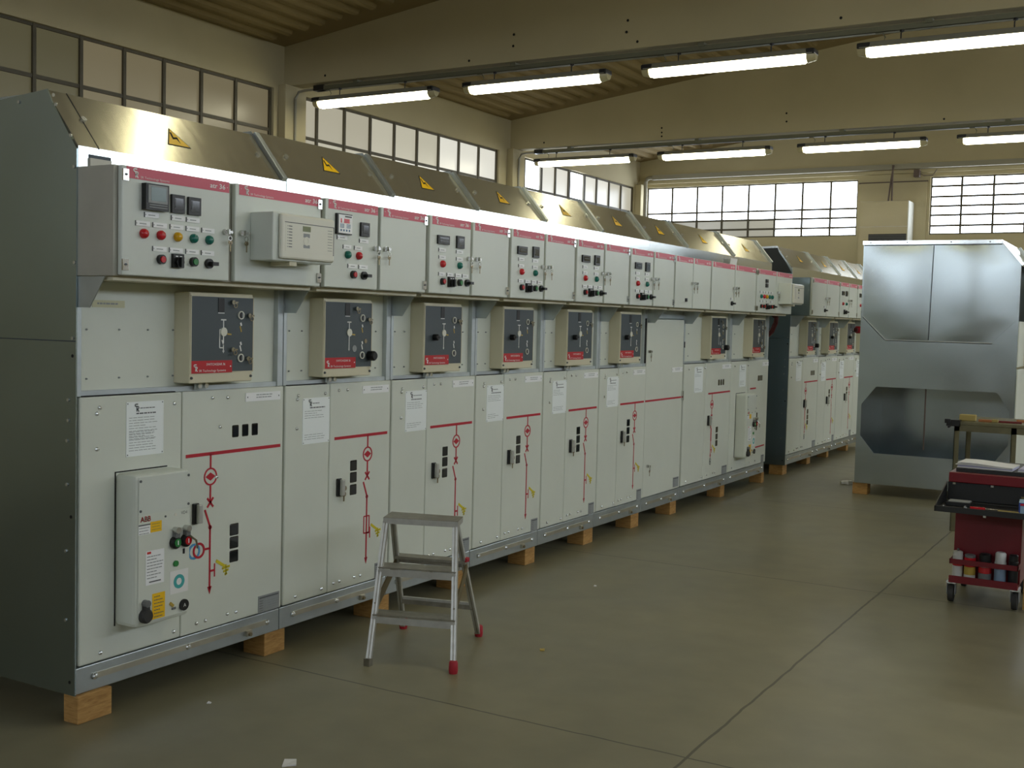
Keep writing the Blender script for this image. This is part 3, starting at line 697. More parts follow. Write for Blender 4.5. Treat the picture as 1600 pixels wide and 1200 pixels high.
GROUP_A='switchgear cabinets of the long row'
def cabinet(X,Y,W,label,c,group):
    root=empty('switchgear_cabinet',(X,Y,.10)); tag(root,label,'electrical cabinet',group)
    g=.002; dz=c.get('rz',.036)
    m=MB('S'); m.prism([(-1.25,.10),(-.036,.10),(-.036,1.964+dz),(-.168,2.158+dz),(-1.25,2.158+dz)],g,W-g,'galv'); m.build('carcass',root)
    m=MB('P'); m.box((g,.10,-.036),(W-g,.192,-.010),'galv'); m.build('base_rail',root,bevel=.003)
    # earthing bar and its bolts
    a,b=(.075,W-.07)
    m=MB('P'); m.box((a,.140,-.010),(b,.160,-.005),'bar'); m.build('earth_bar',root)
    for u in (a+.008,W*.5,b-.008): screw(root,u,.150,-.005,.011,name='earth_bolt')
    m=MB('P'); m.box((b-.135,.118,-.010),(b-.105,.140,.004),'bar'); m.cyl(b-.12,.126,.004,.012,.008,'brass',8); m.build('earth_clamp',root)
    sp=c.get('split',.302)
    tall=c.get('tall')
    lo,hi=.199,1.130
    e=.005
    if not tall:
        m=MB('P'); m.box((.011,lo,-.036),(sp-.0015,hi,0),'paint'); L=m.build('left_cover',root,bevel=.007)
        m=MB('P'); m.box((sp+.0015,lo,-.036),(W-e*.4,hi,0),'paint'); R=m.build('lower_door',root,bevel=.004)
    else:
        m=MB('P'); m.box((.001,lo,-.036),(W-.02,1.462,0),'paint'); R=m.build('tall_door',root,bevel=.004); L=R
    if not tall:
        # middle zone
        m=MB('P'); m.box((.02,1.150,-.0358),(W-.02,1.530,-.030),'paint'); mp=m.build('middle_panel',root)
        for u in c.get('mscrews',(.06,.14,.60,.66)):
            if u<W-.06: screw(mp,u,1.36,-.030,.0032,'ink_and_shadow2'); screw(mp,u,1.19,-.030,.0032,'ink_and_shadow2')
        for u0,u1 in ((g,.022),(W-.034,W-g)):
            m=MB('P'); m.box((u0,1.131,-.0358),(u1,1.541,-.006),'post'); m.build('frame_post',root,bevel=.002)
        m=MB('P'); m.box((.022,1.131,-.0357),(W-.034,1.150,-.012),'post'); m.build('ledge',root)
        m=MB('P'); m.box((.02,1.1302,-.03),(sp*.93,1.1335,-.001),'slot'); m.build('vent_slot',root)
    m=MB('S'); m.prism([(-.005,1.5395),(.13,1.5395),(.055,1.435),(-.005,1.435)],.003,.007,'galv'); m.build('gusset_bracket',root)
    # control compartment
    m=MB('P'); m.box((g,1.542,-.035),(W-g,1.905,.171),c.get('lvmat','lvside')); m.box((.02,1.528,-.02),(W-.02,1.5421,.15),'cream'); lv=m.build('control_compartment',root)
    ds=c['doors']
    for (u0,u1,kind,hinge,ks) in ds: lv_door(root,u0,u1,kind,hinge,ks)
    m=MB('P'); m.box((g,1.9052,-.036),(W-g,1.968+dz,-.001),'galvp'); m.build('top_strip',root)
    # sloping roof flap with its folded flange
    m=MB('S'); m.prism([(0,1.968+dz),(-.166,2.166+dz),(-.172,2.160+dz),(-.036,1.960+dz)],g,W-.034,'galvr'); rf=m.build('roof_flap',root)
    m=MB('S'); m.prism([(.012,1.980+dz),(-.150,2.176+dz),(-.172,2.162+dz),(-.006,1.962+dz)],W-.032,W-.004,'galv'); m.build('roof_flange',root,bevel=.002)
    m=MB('S'); m.prism([(-.45,2.10+dz),(-.45,2.158+dz),(-.20,2.178+dz),(-.165,2.178+dz),(-.10,2.085+dz)],W-.036,W-.033,'galv'); m.build('side_plate',root)
    d=Vector((-.166,0,.198)).normalized(); nn=Vector((.198,0,.166)).normalized()
    def onroof(u,s,h): 
        q=Vector((0,u,1.868+dz))+d*s+nn*h; return tuple(q)
    for u in (.09,W-.08):
        m=MB(); m.tube([onroof(u,.135,0),onroof(u,.135,.008)],.011,'bolt',8); m.build('roof_screw',root)
    if c.get('sign',True):
        uc=c.get('su',W*.5-.012); m=MB(); s0,s1,hw=.092,.186,.058
        tri=[onroof(uc-hw,s0,.0015),onroof(uc+hw,s0,.0015),onroof(uc,s1,.0015)]
        lo_=[onroof(uc-hw,s0,.0),onroof(uc+hw,s0,.0),onroof(uc,s1,.0)]
        m.add(lo_+tri,[(2,1,0),(3,4,5),(0,1,4,3),(1,2,5,4),(2,0,3,5)],'slot')
        k=.90; cc=(uc,s0+(s1-s0)/3)
        f2=lambda a,b,h:onroof(cc[0]+(a-cc[0])*k,cc[1]+(b-cc[1])*k,h)
        m.add([f2(uc-hw,s0,.002),f2(uc+hw,s0,.002),f2(uc,s1,.002)],[(0,1,2)],'yellow')
        bolt=[(-.012,.160),(-.003,.163),(-.006,.136),(.014,.140),(.012,.104),(.005,.128),(-.016,.124)]
        m.add([onroof(uc+a,b,.0025) for a,b in bolt],[tuple(range(7))[::-1]],'slot'); m.build('warning_sign',root)
    # covers and what is on them
    for u,v in c.get('lscrews',((.089,1.086),(.266,1.088),(.083,1.070),(.083,.946),(.087,.226),(.259,.227))): screw(L,u,v,0,.0075)
    for u,v in c.get('rscrews',((.342,.236),(.384,.237),(.491,.237),(.535,.236),(.36,1.098),(.42,1.098))): screw(R,u,v,0,.007)
    if c.get('instr'): instruction(L,*c['instr'])
    for q in c.get('plates',()): name_plate(R,*q)
    for q in c.get('data',()): data_plate(R,*q)
    for q in c.get('mimic',()): mimic(R,*q)
    if c.get('winv') is not None: win_v(R,*c['winv'])
    for (u,v) in c.get('winh',()):
        m=MB('P'); m.box((u-.020,v-.026,-.01),(u+.020,v+.026,.002),'glassdark'); m.build('viewing_window',R,bevel=.007)
    if c.get('handle'): handle(R,*c['handle'])
    for (u,v) in c.get('locks',()): key_lock(R,u,v,0)
    if c.get('box'): switch_box(root,*c['box'])
    if c.get('breaker'): breaker_front(root,*c['breaker'])
    if c.get('prot'): protection_box(root,c['prot'],None)
    if c.get('tape'):
        u0,u1,v0,v1=c['tape']; m=MB('P'); m.box((u0,v0,-.030),(u1,v1,-.029),'tape'); m.lines(u0+.02,u1-.03,(v0+v1)/2+.004,-.0285,1,.01,.006,'dataplate',2); m.build('tape_label',root)
    return root
def end_panel(root,z0=.10):
    m=MB('S'); m.prism([(-1.25,z0),(-.004,z0),(-.002,1.965),(-.127,2.127),(-.153,2.174),(-.41,2.155),(-1.25,2.130)],-.004,.0015,'galvend'); o=m.build('end_panel',root)
    m=MB('S'); m.box((-1.25,1.318,-.0046),(-.004,1.3215,-.004),'darksteel'); m.build('seam',o)
    for x,z in ((-.118,2.150),(-.30,2.140),(-.105,2.118),(-.030,2.01),(-.013,1.905),(-.010,1.585),(-.018,1.33),(-.04,1.12),(-.04,1.05),(-.045,.98),(-.045,.83),(-.05,.60),(-.05,.36)):
        m=MB('S'); m.lathe(x,z,[(.006,-.004),(.006,-.008)],'bolt',8); m.build('bolt',o)
    m=MB('S'); 
    for x,z in ((-.02,1.27),(-.025,.72),(-.03,.145)): m.lathe(x,z,[(.006,-.0042),(.006,-.0047)],'slot',8)
    m.build('holes',o)
YS=[0,1.0339,1.7839,2.5339,3.2839,4.0339,4.7839,5.492,6.543]
WA=[1.0339,.75,.75,.75,.75,.75,.7081,1.051,1.0061]
def std(kind,i,boxkind='lbs'):
    return dict(doors=[(.018,.372,kind,0,'r'),(.392,.740,'blank',1,'l')],
        instr=(.119,.297,.875,1.073,(4,3),20+i*7), plates=[(.530,.729)], data=[(.646,.722,.196,.272)],
        mimic=[(.577,'feeder',.336,.725)], winv=(.475,0.0), handle=(.368,.664), box=(.19,.523,boxkind))
cfgA=[
 dict(rz=.008,split=.4725,doors=[(.018,.510,'incomer',-1,'r'),(.540,1.024,'blank',1,'l')],prot=.618,
   instr=(.208,.380,.908,1.103,(9,8),3),plates=[(.807,1.010)],data=[(.894,1.020)],mimic=[(.620,'incomer',.492,1.015)],
   winv=(.752,0.0,(.5695,.5175,.4625)),winh=((.753,.962),(.808,.962),(.863,.962)),handle=(.541,.661,0,False),
   box=(.457,.790,'cb'),breaker=(.165,.420),
   lscrews=((.092,1.090),(.432,1.088),(.081,1.070),(.082,.947),(.099,.229),(.437,.228)),rscrews=((.551,.234),(.599,.235),(.717,.236),(.765,.234),(.626,1.100),(.707,1.098),(.668,.985),(.652,.79)),
   tape=(.085,.225,1.437,1.462),mscrews=(.06,.2,.33,.45,.85)),
 dict(std('transformer',1,'cb2'),rz=.022,mimic=[(.577,'fuse',.336,.725)]),
 dict(std('feeder',2),rz=.030),std('feeder',3),std('feeder',4),std('feeder',5),
 dict(tall=True,doors=[(.012,.340,'shutter',0,'r'),(.350,.700,'blank',0,'l')],plates=[(.470,.675,1.076,1.111)],data=[(.560,.665,.212,.285)],
   mimic=[(0,'bar',.0,.665)],locks=((.03,1.233),(.062,.420)),lscrews=(),rscrews=(),sign=True),
 dict(split=.470,doors=[(.016,.518,'knob',0,'r'),(.530,1.040,'blank',1,'l')],
   instr=(.222,.404,.904,1.105,(3,2),90),plates=[(.840,1.046)],data=[(.905,1.022)],mimic=[(.626,'tx',.537,1.043)],
   winv=(.759,0.0,(.582,.526,.472)),winh=((.774,.966),(.827,.966),(.878,.966)),handle=(.548,.670),box=(.42,.753,'cb2'),
   lscrews=((.1,1.09),(.44,1.09),(.1,.229),(.437,.228)),rscrews=((.551,.234),(.684,.234),(.73,.234))),
 dict(split=.455,doors=[(.016,.530,'outgoing',-1,None),(.540,1.002,'blank',0,'l')],prot=.600,
   instr=(.215,.385,.910,1.10,(1,4),70),plates=[(.832,1.0)],data=[(.880,.957)],mimic=[(.670,'bar',.511,.668)],
   winv=(.715,0.0,(.640,.585,.530)),winh=((.735,.970),(.780,.970),(.825,.970)),box=(.375,.708,'cb'),breaker=(.150,.400),
   lscrews=((.09,1.09),(.43,1.09),(.09,.229)),rscrews=((.55,.234),(.70,.234)))]
labA=[
 'nearest switchgear cabinet, circuit breaker on its lower door, square meter and five round lamps above',
 'switchgear cabinet second from near end, its control door holding a white relay with red display',
 'switchgear cabinet third from near end of the long row, directly behind the stepladder top',
 'switchgear cabinet fourth from near end, between the stepladder and the row middle',
 'switchgear cabinet fifth from near end, in the middle of the long row',
 'switchgear cabinet just left of the tall full-height plain door',
 'switchgear cabinet with one tall plain grey door and no switch box',
 'switchgear cabinet just right of the tall plain door, three upright windows near its top',
 'switchgear cabinet at the far end of the long row, circuit breaker on its lower door']
CA=[]
for i,(y,w,c,l) in enumerate(zip(YS,WA,cfgA,labA)):
    CA.append(cabinet(0,y,w,l,c,GROUP_A))
end_panel(CA[0])
m=MB('S'); m.prism([(.0015,1.9745),(-.166,2.1755),(-.168,2.174),(0,1.973)],.083,.087,'slot'); m.build('roof_joint',CA[0])
m=MB('P'); m.box((.045,1.940,-.001),(.135,1.952,.002),'darksteel'); m.box((.045,1.9,-.001),(.135,1.940,.006),'lvside'); m.build('cable_entry',CA[0])
# second busbar line on the far end breaker cabinet
m=MB('P'); m.line((.69,.353),(.955,.356),.012,0,.0015,'bus'); m.build('cable_diagram',CA[8])
# slanted tall strip above the plain door
m=MB('P'); m.box((.0,1.468,-.034),(.708,1.541,-.014),'galv'); m.build('header_strip',CA[6],bevel=.002)
m=MB('P'); m.box((.722,1.152,-.0357),(.7495,1.465,-.003),'slot'); m.build('gap_shade',CA[5])  # black strip paints the dark of the open gap by the tall door
m=MB('P'); m.box((.004,1.255,-.030),(.016,1.300,-.002),'black'); m.build('latch',CA[7])
m=MB('P'); m.box((.672,.86,.0),(.684,.93,.014),'chrome'); m.build('hinge',CA[6])
GROUP_B='switchgear cabinets of the farther row'
YB0=8.185
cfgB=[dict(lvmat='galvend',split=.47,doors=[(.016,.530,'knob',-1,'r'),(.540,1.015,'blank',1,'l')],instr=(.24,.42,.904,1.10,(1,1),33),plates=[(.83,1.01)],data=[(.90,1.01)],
        mimic=[(.60,'tx',.54,1.02)],winv=(.70,0.0,(.582,.526,.472)),winh=((.78,.97),(.83,.97),(.88,.97)),handle=(.55,.670),box=(.41,.72,'cb2')),
      std('meters',9),std('meters',10),std('feeder',11)]
labB=['switchgear cabinet at the near end of the farther row, dark end wall facing the camera','second switchgear cabinet of the farther row','third switchgear cabinet of the farther row, red cover hanging beside its switch box','fourth switchgear cabinet of the farther row, mostly behind the big steel box']
y=YB0; CB=[]
for c,l,w in zip(cfgB,labB,(1.03,.75,.75,.75)):
    CB.append(cabinet(0,y,w,l,c,GROUP_B)); y+=w
end_panel(CB[0])
m=MB('S'); m.prism([(-.004,1.945),(-.127,2.150),(-.146,2.185),(-1.2,2.150),(-1.2,1.945)],-.0075,-.0045,'roof_shade'); m.build('roof_end_shade',CB[0])  # dark sheet stands in for the shade inside the open roof end
m=MB('S'); m.prism([(-.001,1.990),(-.127,2.157),(-.153,2.206),(-1.25,2.165),(-1.25,2.148),(-.150,2.188),(-.135,2.145),(-.008,1.975)],-.010,.001,'galvp'); m.build('roof_edge',CB[0])

# big unfinished end cabinet on the right
def end_cabinet():
    X0,X1,Y=.84,2.09,7.417
    root=empty('steel_cabinet',((X0+X1)/2,Y+.5,.10)); ox,oy=(X0+X1)/2,Y+.5
    tag(root,'large bare galvanised cabinet with an eight-sided opening low in its side','electrical cabinet')
    def Fb(): 
        m=MB('F'); m.fr=lambda u,v,n:(u-ox,Y-oy-n,v-.10); return m
    outer=[(X0,.10),(X1,.10),(X1,1.975),(1.94,2.168),(X0,2.172)]
    hole=[(.995,.366),(1.955,.366),(2.055,.512),(2.055,.784),(1.955,.939),(.993,.939),(.875,.784),(.875,.512)]
    # side sheet built as two halves round the opening
    m=Fb()
    m.prism([(X0,.10),(X1,.10),(X1,.366),(X0,.366)],-.004,0,'galvc')
    m.prism([(X0,.939),(X1,.939),(X1,1.342),(X0,1.342)],-.004,0,'galvc')
    m.prism([(X0,.366),(.995,.366),(.875,.512),(X0,.512)],-.004,0,'galvc'); m.prism([(X0,.512),(.875,.512),(.875,.784),(X0,.784)],-.004,0,'galvc'); m.prism([(X0,.784),(.875,.784),(.993,.939),(X0,.939)],-.004,0,'galvc')
    m.prism([(X1,.366),(1.955,.366),(2.055,.512),(X1,.512)],-.004,0,'galvc'); m.prism([(X1,.512),(2.055,.512),(2.055,.784),(X1,.784)],-.004,0,'galvc'); m.prism([(X1,.784),(2.055,.784),(1.955,.939),(X1,.939)],-.004,0,'galvc')
    m.build('side_sheet',root)
    m=Fb(); m.prism([(X0,1.342),(X1,1.342),(X1,1.975),(1.94,2.150),(X0,2.150)],-.02,-.001,'galvc'); up=m.build('upper_frame',root)
    def warped(name,poly_l,poly_r,f):
        """sheet between a left and a right edge polyline (lists of (u,v), bottom to top), bowed out by f(s,t)"""
        m=Fb(); N=24; K=24
        def at(pl,t):
            q=t*(len(pl)-1); i0=min(int(q),len(pl)-2); w=q-i0
            return pl[i0][0]*(1-w)+pl[i0+1][0]*w, pl[i0][1]*(1-w)+pl[i0+1][1]*w
        vs=[]
        for side in (0,1):
            for j in range(K+1):
                a=at(poly_l,j/K); b=at(poly_r,j/K)
                for i_ in range(N+1):
                    q=i_/N; vs.append((a[0]*(1-q)+b[0]*q,a[1]*(1-q)+b[1]*q,(.003+f(q,j/K)) if side==0 else -.001))
        M1=(N+1)*(K+1); g=lambda i_,j,o: o+j*(N+1)+i_
        fs=[(g(a,b,0),g(a+1,b,0),g(a+1,b+1,0),g(a,b+1,0)) for a in range(N) for b in range(K)]
        for a in range(N): fs+=[(g(a,0,0),g(a,0,M1),g(a+1,0,M1),g(a+1,0,0)),(g(a,K,0),g(a+1,K,0),g(a+1,K,M1),g(a,K,M1))]
        for b in range(K): fs+=[(g(0,b,0),g(0,b+1,0),g(0,b+1,M1),g(0,b,M1)),(g(N,b,0),g(N,b,M1),g(N,b+1,M1),g(N,b+1,0))]
        m.add(vs,fs,'galvc'); m.build(name,root,smooth=True)
    bow=lambda x:math.sin(PI*max(0,min(1,x)))
    warped('upper_sheet',[(1.052,1.347),(.955,1.443),(.862,1.537),(.854,1.84),(.846,2.138)],[(1.396,1.347),(1.398,1.54),(1.402,1.74),(1.407,1.94),(1.411,2.138)],lambda q,t:.010*bow(q*.9)*bow(t)**.5)
    warped('upper_sheet',[(1.408,1.347),(1.410,1.54),(1.413,1.74),(1.416,1.94),(1.420,2.138)],[(1.90,1.347),(2.075,1.53),(2.077,1.75),(2.079,1.97),(1.935,2.138)],lambda q,t:.010*(1-math.cos(2*PI*q))*.5*bow(t)**.5-.0)
    m=Fb(); m.line((.862,1.537),(1.052,1.345),.007,.002,.007,'galvp'); m.line((1.052,1.343),(1.90,1.338),.006,.002,.007,'galvp'); m.line((1.052,1.336),(1.90,1.331),.004,-.001,.002,'slot'); m.line((.856,1.531),(1.046,1.339),.004,-.001,.002,'slot'); m.line((1.402,1.35),(1.4155,2.135),.005,-.001,.0035,'slot'); m.line((.846,2.144),(1.94,2.141),.007,-.001,.004,'slot'); m.build('folded_edge',root)
    m=Fb(); m.prism([(X0-.006,2.150),(1.945,2.150),(1.94,2.178),(X0-.006,2.182)],-1.0,.008,'galvp'); m.build('top_rail',root)
    m=Fb(); m.line((1.945,2.166),(2.105,1.972),.018,-.03,.008,'galvp'); m.build('chamfer_rail',root)
    m=Fb(); m.prism([(1.94,2.15),(2.085,1.972),(2.09,1.98),(1.948,2.16)],-1.0,-.03,'galvr'); m.build('roof_flap',root)
    m=Fb(); m.prism([(1.97,2.155),(2.11,1.985),(2.125,1.998),(1.99,2.168)],-.80,-.77,'galv'); m.build('roof_flange',root)
    # inside of the open bay
    m=Fb(); m.box((X0+.003,.105,-.95),(X1-.003,1.30,-.945),'galvc'); m.build('rear_sheet',root)
    m=Fb(); m.box((X0+.002,.105,-.945),(X0+.006,1.30,-.005),'galvc'); m.box((X1-.006,.105,-.945),(X1-.002,1.30,-.005),'galvc'); m.box((X0+.006,.11,-.945),(X1-.006,.115,-.005),'galvc'); m.box((X0+.006,1.30,-.945),(X1-.006,1.305,-.005),'galvc'); m.build('inner_liner',root)
    m=Fb(); m.tube([(1.39,.42,-.06),(1.39,.93,-.06)],.006,'brown_and_shade',8); m.tube([(1.39,.93,-.06),(1.39,.96,-.004)],.006,'brown_and_shade',8); m.build('hanging_rod',root)
    # front of the row facing the aisle on the right
    m=Fb(); m.box((X1,.20,-1.0),(X1+.012,1.13,-.01),'paint'); m.build('lower_door',root,bevel=.004)
    m=Fb(); m.box((X1,1.545,-1.0),(X1+.17,1.90,-.50),'door'); m.build('control_compartment',root,bevel=.004)
    m=Fb(); m.box((X1,1.15,-1.0),(X1+.006,1.52,-.01),'paint'); m.build('middle_panel',root)
    m=Fb(); m.box((X1,1.163,-.75),(X1+.09,1.50,-.42),'cream'); m.build('switch_mechanism_box',root,bevel=.004)
    m=Fb(); m.box((X0,.105,-1.0),(X1,2.14,-.96),'galv'); m.build('carcass',root)
    for x,z in ((.90,2.165),(1.2,2.165),(1.55,2.164),(1.85,2.162)):
        m=Fb(); m.lathe(x,z,[(.006,.008),(.006,.011)],'dataplate',8); m.build('rivet',root)
end_cabinet()

# ------------------------------------------------------------------ timber blocks
def block(x0,x1,y0,y1,label,group='timber blocks under the cabinets',h=.0985):
    o=MB(); cx,cy=(x0+x1)/2,(y0+y1)/2
    o.box((x0-cx,y0-cy,0),(x1-cx,y1-cy,h),'wood'); o=o.build('wooden_block',loc=(cx,cy,0),bevel=.003)
    tag(o,label,'wood block',group)
block(-.068,.006,.002,.147,'wooden block under the near bottom corner of the nearest cabinet')
nb=[(.960,1.085,'wooden block under the joint of the first and second cabinets'),(1.705,1.83,'wooden block seen through the left legs of the stepladder'),(2.41,2.53,'wooden block seen through the stepladder between its right legs'),
    (3.160,3.276,'wooden block just right of the stepladder under the row'),(3.918,4.050,'wooden block under the joint of the fifth and sixth cabinets'),(4.650,4.780,'wooden block under the left edge of the tall plain door'),
    (5.358,5.477,'wooden block under the right edge of the tall plain door'),(6.445,6.544,'wooden block under the joint of the last two cabinets of the long row'),(7.535,7.605,'wooden block at the far end of the long row')]
for a,b,l in nb: block(-.14,-.022,a,b,l)
block(-.62,-.50,3.16,3.28,'wooden block set back in the dark behind the block right of the stepladder')
block(-.66,-.55,1.70,1.83,'wooden block set back in the dark behind the stepladder')
block(-.17,-.036,8.22,8.36,'wooden block under the dark end wall of the farther row')
for a,b,l in ((9.243,9.374,'nearest front block under the farther row, right of its end wall'),(10.03,10.105,'middle front block under the farther row'),(10.89,10.98,'last visible front block under the farther row')): block(-.20,-.09,a,b,'wooden '+l)
block(.822,.948,7.44,7.56,'wooden block under the left corner of the large bare cabinet')

# ------------------------------------------------------------------ stepladder
def ladder():
    fl,fr,rl,rr=[Vector(p) for p in ((.406,1.108,0),(.749,1.221,0),(.195,1.648,0),(.546,1.740,0))]
    tfl,tfr,trr,trl=[Vector(p) for p in ((.355,1.283,.565),(.639,1.385,.565),(.597,1.480,.565),(.305,1.400,.565))]
    base=(fl+fr+rl+rr)/4
    root=empty('stepladder',base); tag(root,'small folding aluminium stepladder with red feet standing before the cabinets','ladder')
    L=lambda p:p-base
    dep0=((rl+rr)/2-(fl+fr)/2).normalized()
    side=(fr-fl).normalized()
    def rail(nm,a,b,foot):
        m=MB(); a2,b2=L(a),L(b); t=(b2-a2).normalized(); a2=a2+t*.02
        m.beam(a2,b2,.023,.020,'alu',side=tuple(side)); m.beam(a2-dep0*.0105,b2-dep0*.0105,.005,.002,'aluworn',side=tuple(side)); m.build(nm,root,bevel=.003)
        m=MB(); q=L(a)+t*.002
        if foot: m.lathe(0,0,[(.017,0),(.019,.012),(.018,.045),(.015,.05)],'redrub',12); m.build('rubber_foot',root,loc=(L(a).x,L(a).y,0.0),smooth=True)
        else: m.box((-.014,-.012,0),(.014,.012,.03),'aluworn'); m.build('bare_foot',root,loc=(L(a).x,L(a).y,0.0))
    rail('front_rail',fl,tfl,False); rail('front_rail',fr,tfr,True); rail('rear_rail',rl,trl+Vector((.01,-.015,0)),True); rail('rear_rail',rr,trr+Vector((-.01,-.015,0)),True)
    dep=((rl+rr)/2-(fl+fr)/2).normalized()
    def tread(z,w,nm,extra=.0):
        a=fl.lerp(tfl,z/.565); b=fr.lerp(tfr,z/.565); m=MB()
        a,b=L(a),L(b); s=(b-a).normalized(); a2,b2=a-s*.006,b+s*.006
        o=dep*w
        def slab(z0,z1,d0,d1,mt):
            vs=[]
            for zz in (z0,z1):
                for p,d in ((a2,d0),(b2,d0),(b2,d1),(a2,d1)):
                    q=p+dep*d; vs.append((q.x,q.y,a.z+zz))
            m.add(vs,[(0,3,2,1),(4,5,6,7),(0,1,5,4),(1,2,6,5),(2,3,7,6),(3,0,4,7)],mt)
        slab(0,.006,-.012,w,'aluworn'); slab(-.030,-.002,-.015,-.010,'alu')
        if extra: slab(-.02,0,w-.004,w,'alu')
        m.build(nm,root)
    tread(.195,.075,'step'); tread(.380,.085,'step')
    # platform
    m=MB(); c=[L(p)+Vector((0,0,.018)) for p in (tfl-side*.010-dep*.012,tfr+side*.012-dep*.012,trr+side*.012+dep*.014,trl-side*.010+dep*.014)]
    lo=[p-Vector((0,0,.024)) for p in c]
    m.add([tuple(p) for p in lo+c],[(0,3,2,1),(0,1,5,4),(1,2,6,5),(2,3,7,6),(3,0,4,7)],'alu'); e_=Vector((0,0,.0012)); m.add([tuple(p) for p in c]+[tuple(p+e_) for p in c],[(4,5,6,7),(0,1,5,4),(1,2,6,5),(2,3,7,6),(3,0,4,7)],'aluworn'); m.build('platform',root)
    # rear cross bars
    for z,wd,mt in ((.375,.07,'aluworn'),(.165,.012,'alu')):
        a=L(rl.lerp(trl,z/.565)); b=L(rr.lerp(trr,z/.565)); m=MB(); m.beam(a,b,wd,.012,mt,side=tuple(dep)); m.beam(a-Vector((0,0,.012)),b-Vector((0,0,.012)),.008,.03,'aluworn',side=tuple(dep)); m.build('cross_bar',root)
    for f,tf,r_,tr in ((fl,tfl,rl,trl),(fr,tfr,rr,trr)):
        m=MB(); m.beam(L(f.lerp(tf,.40)),L(r_.lerp(tr,.62)),.006,.042,'stay',side=tuple(side)); m.build('stay_bar',root)
    m=MB(); p=L(rr.lerp(trr,.68)); m.box((p.x-.013,p.y-.016,p.z-.010),(p.x+.013,p.y+.012,p.z+.010),'redrub'); m.build('red_clip',root,bevel=.004)
ladder()

# ------------------------------------------------------------------ tool trolley and what it carries
def trolley():
    bx,by=2.40,3.95
    root=empty('tool_trolley',(bx,by,0)); tag(root,'red tool trolley on casters with black top tray at right edge','trolley')
    def T(): 
        m=MB(); m.fr=lambda x,y,z:(x-bx,y-by,z); return m
    m=T(); m.box((2.232,3.80,.118),(2.560,4.25,.52),'trolred'); m.build('cabinet_body',root,bevel=.004)
    m=T(); m.box((2.228,3.70,.112),(2.562,3.80,.126),'trolred'); m.box((2.228,3.696,.112),(2.562,3.702,.150),'trolred'); m.build('can_shelf',root,bevel=.002)
    m=T(); m.box((2.228,3.696,.212),(2.562,3.702,.238),'trolred'); m.box((2.228,3.696,.212),(2.233,3.80,.238),'trolred'); m.box((2.557,3.696,.212),(2.562,3.80,.238),'trolred'); m.build('guard_rail',root)
    m=T(); m.box((2.37,3.788,.455),(2.385,3.80,.49),'chrome'); m.build('lock',root)
    m=T(); m.box((2.205,3.69,.515),(2.75,4.27,.545),'trolblk'); m.build('deck',root,bevel=.003)
    m=T(); m.box((2.195,3.40,.525),(2.80,3.70,.540),'trolblk'); m.box((2.195,3.395,.525),(2.80,3.405,.553),'trolblk')
    for x in (2.192,2.796):
        m.add([(x,3.395,.525),(x,3.72,.525),(x,3.72,.640),(x,3.395,.553),(x+.006,3.395,.525),(x+.006,3.72,.525),(x+.006,3.72,.640),(x+.006,3.395,.553)],[(0,3,2,1),(4,5,6,7),(0,1,5,4),(1,2,6,5),(2,3,7,6),(3,0,4,7)],'trolblk')
    m.build('front_tray',root)
    m=T(); m.box((2.20,3.72,.545),(2.82,4.25,.640),'trolblk'); m.build('drawer_unit',root,bevel=.003)
    m=T(); m.box((2.205,3.705,.640),(2.82,4.26,.692),'trolred'); m.build('lid',root,bevel=.004)
    for x in (2.225,2.41,2.60): 
        m=T(); m.cyl(x,0,0,0,.001,'chrome',3); m.box((x,3.712,.628),(x+.014,3.722,.638),'chrome'); m.build('clip',root)
    m=T(); m.box((2.235,3.74,.692),(2.82,4.20,.712),'trolblk'); m.build('top_mat',root)
    for x in (2.235,2.545):
        for y in (3.76,4.19):
            o=MB(); k=16; 
            o.fr=lambda u,v,n:(x-bx+n,y-by+u,v)
            o.lathe(0,.046,[(.02,-.016),(.045,-.013),(.046,0),(.045,.013),(.02,.016)],'rubber',18)
            w=o.build('caster_wheel',root,smooth=True)
            o=T(); o.box((x-.022,y-.02,.04),(x-.018,y+.02,.105),'dataplate'); o.box((x+.018,y-.02,.04),(x+.022,y+.02,.105),'dataplate'); o.box((x-.024,y-.03,.100),(x+.024,y+.03,.113),'bolt'); o.build('caster_fork',root)
trolley()
def can(x,y,r,h,parts,label,cap=None):
    root=empty('spray_can' if cap else 'tin',(x,y,.1265)); tag(root,label,'can','cans on the trolley shelf')
    m=MB(); z=0
    for frac,mt in parts:
        m.cyl(0,0,z,z+h*frac,r,mt,18); z+=h*frac
    m.build('body',root,bevel=.002,smooth=True)
    if cap:
        m=MB(); m.lathe(0,0,[(r*.92,z),(r*.92,z+cap[1]*.85),(r*.7,z+cap[1])],cap[0],16); m.build('cap',root,smooth=True)
        if cap[2]: m=MB(); m.cyl(0,0,z+cap[1],z+cap[1]+.012,.006,'ink_and_shadow',8); m.build('nozzle',root)
can(2.262,3.75,.026,.128,[(.55,'canwhite'),(.25,'lampred'),(.2,'canwhite')],'white can with red band and tapered top, leftmost on the trolley shelf',('canwhite',.02,True))
can(2.322,3.75,.029,.120,[(.25,'canwhite'),(.35,'cangold'),(.4,'lampred')],'red can with a yellow label, second on the trolley shelf',('cangrey',.016,False))
can(2.396,3.75,.032,.105,[(.45,'cangrey'),(.30,'lampred'),(.25,'canwhite')],'grey can with a wide black lid in the middle of the trolley shelf',('black',.045,False))
can(2.470,3.75,.029,.115,[(.7,'canblue'),(.3,'canwhite')],'pale blue can with a tall white cap on the trolley shelf',('canwhite',.050,False))
can(2.532,3.75,.024,.125,[(1,'black')],'black can at the right end of the trolley shelf',('black',.035,False))
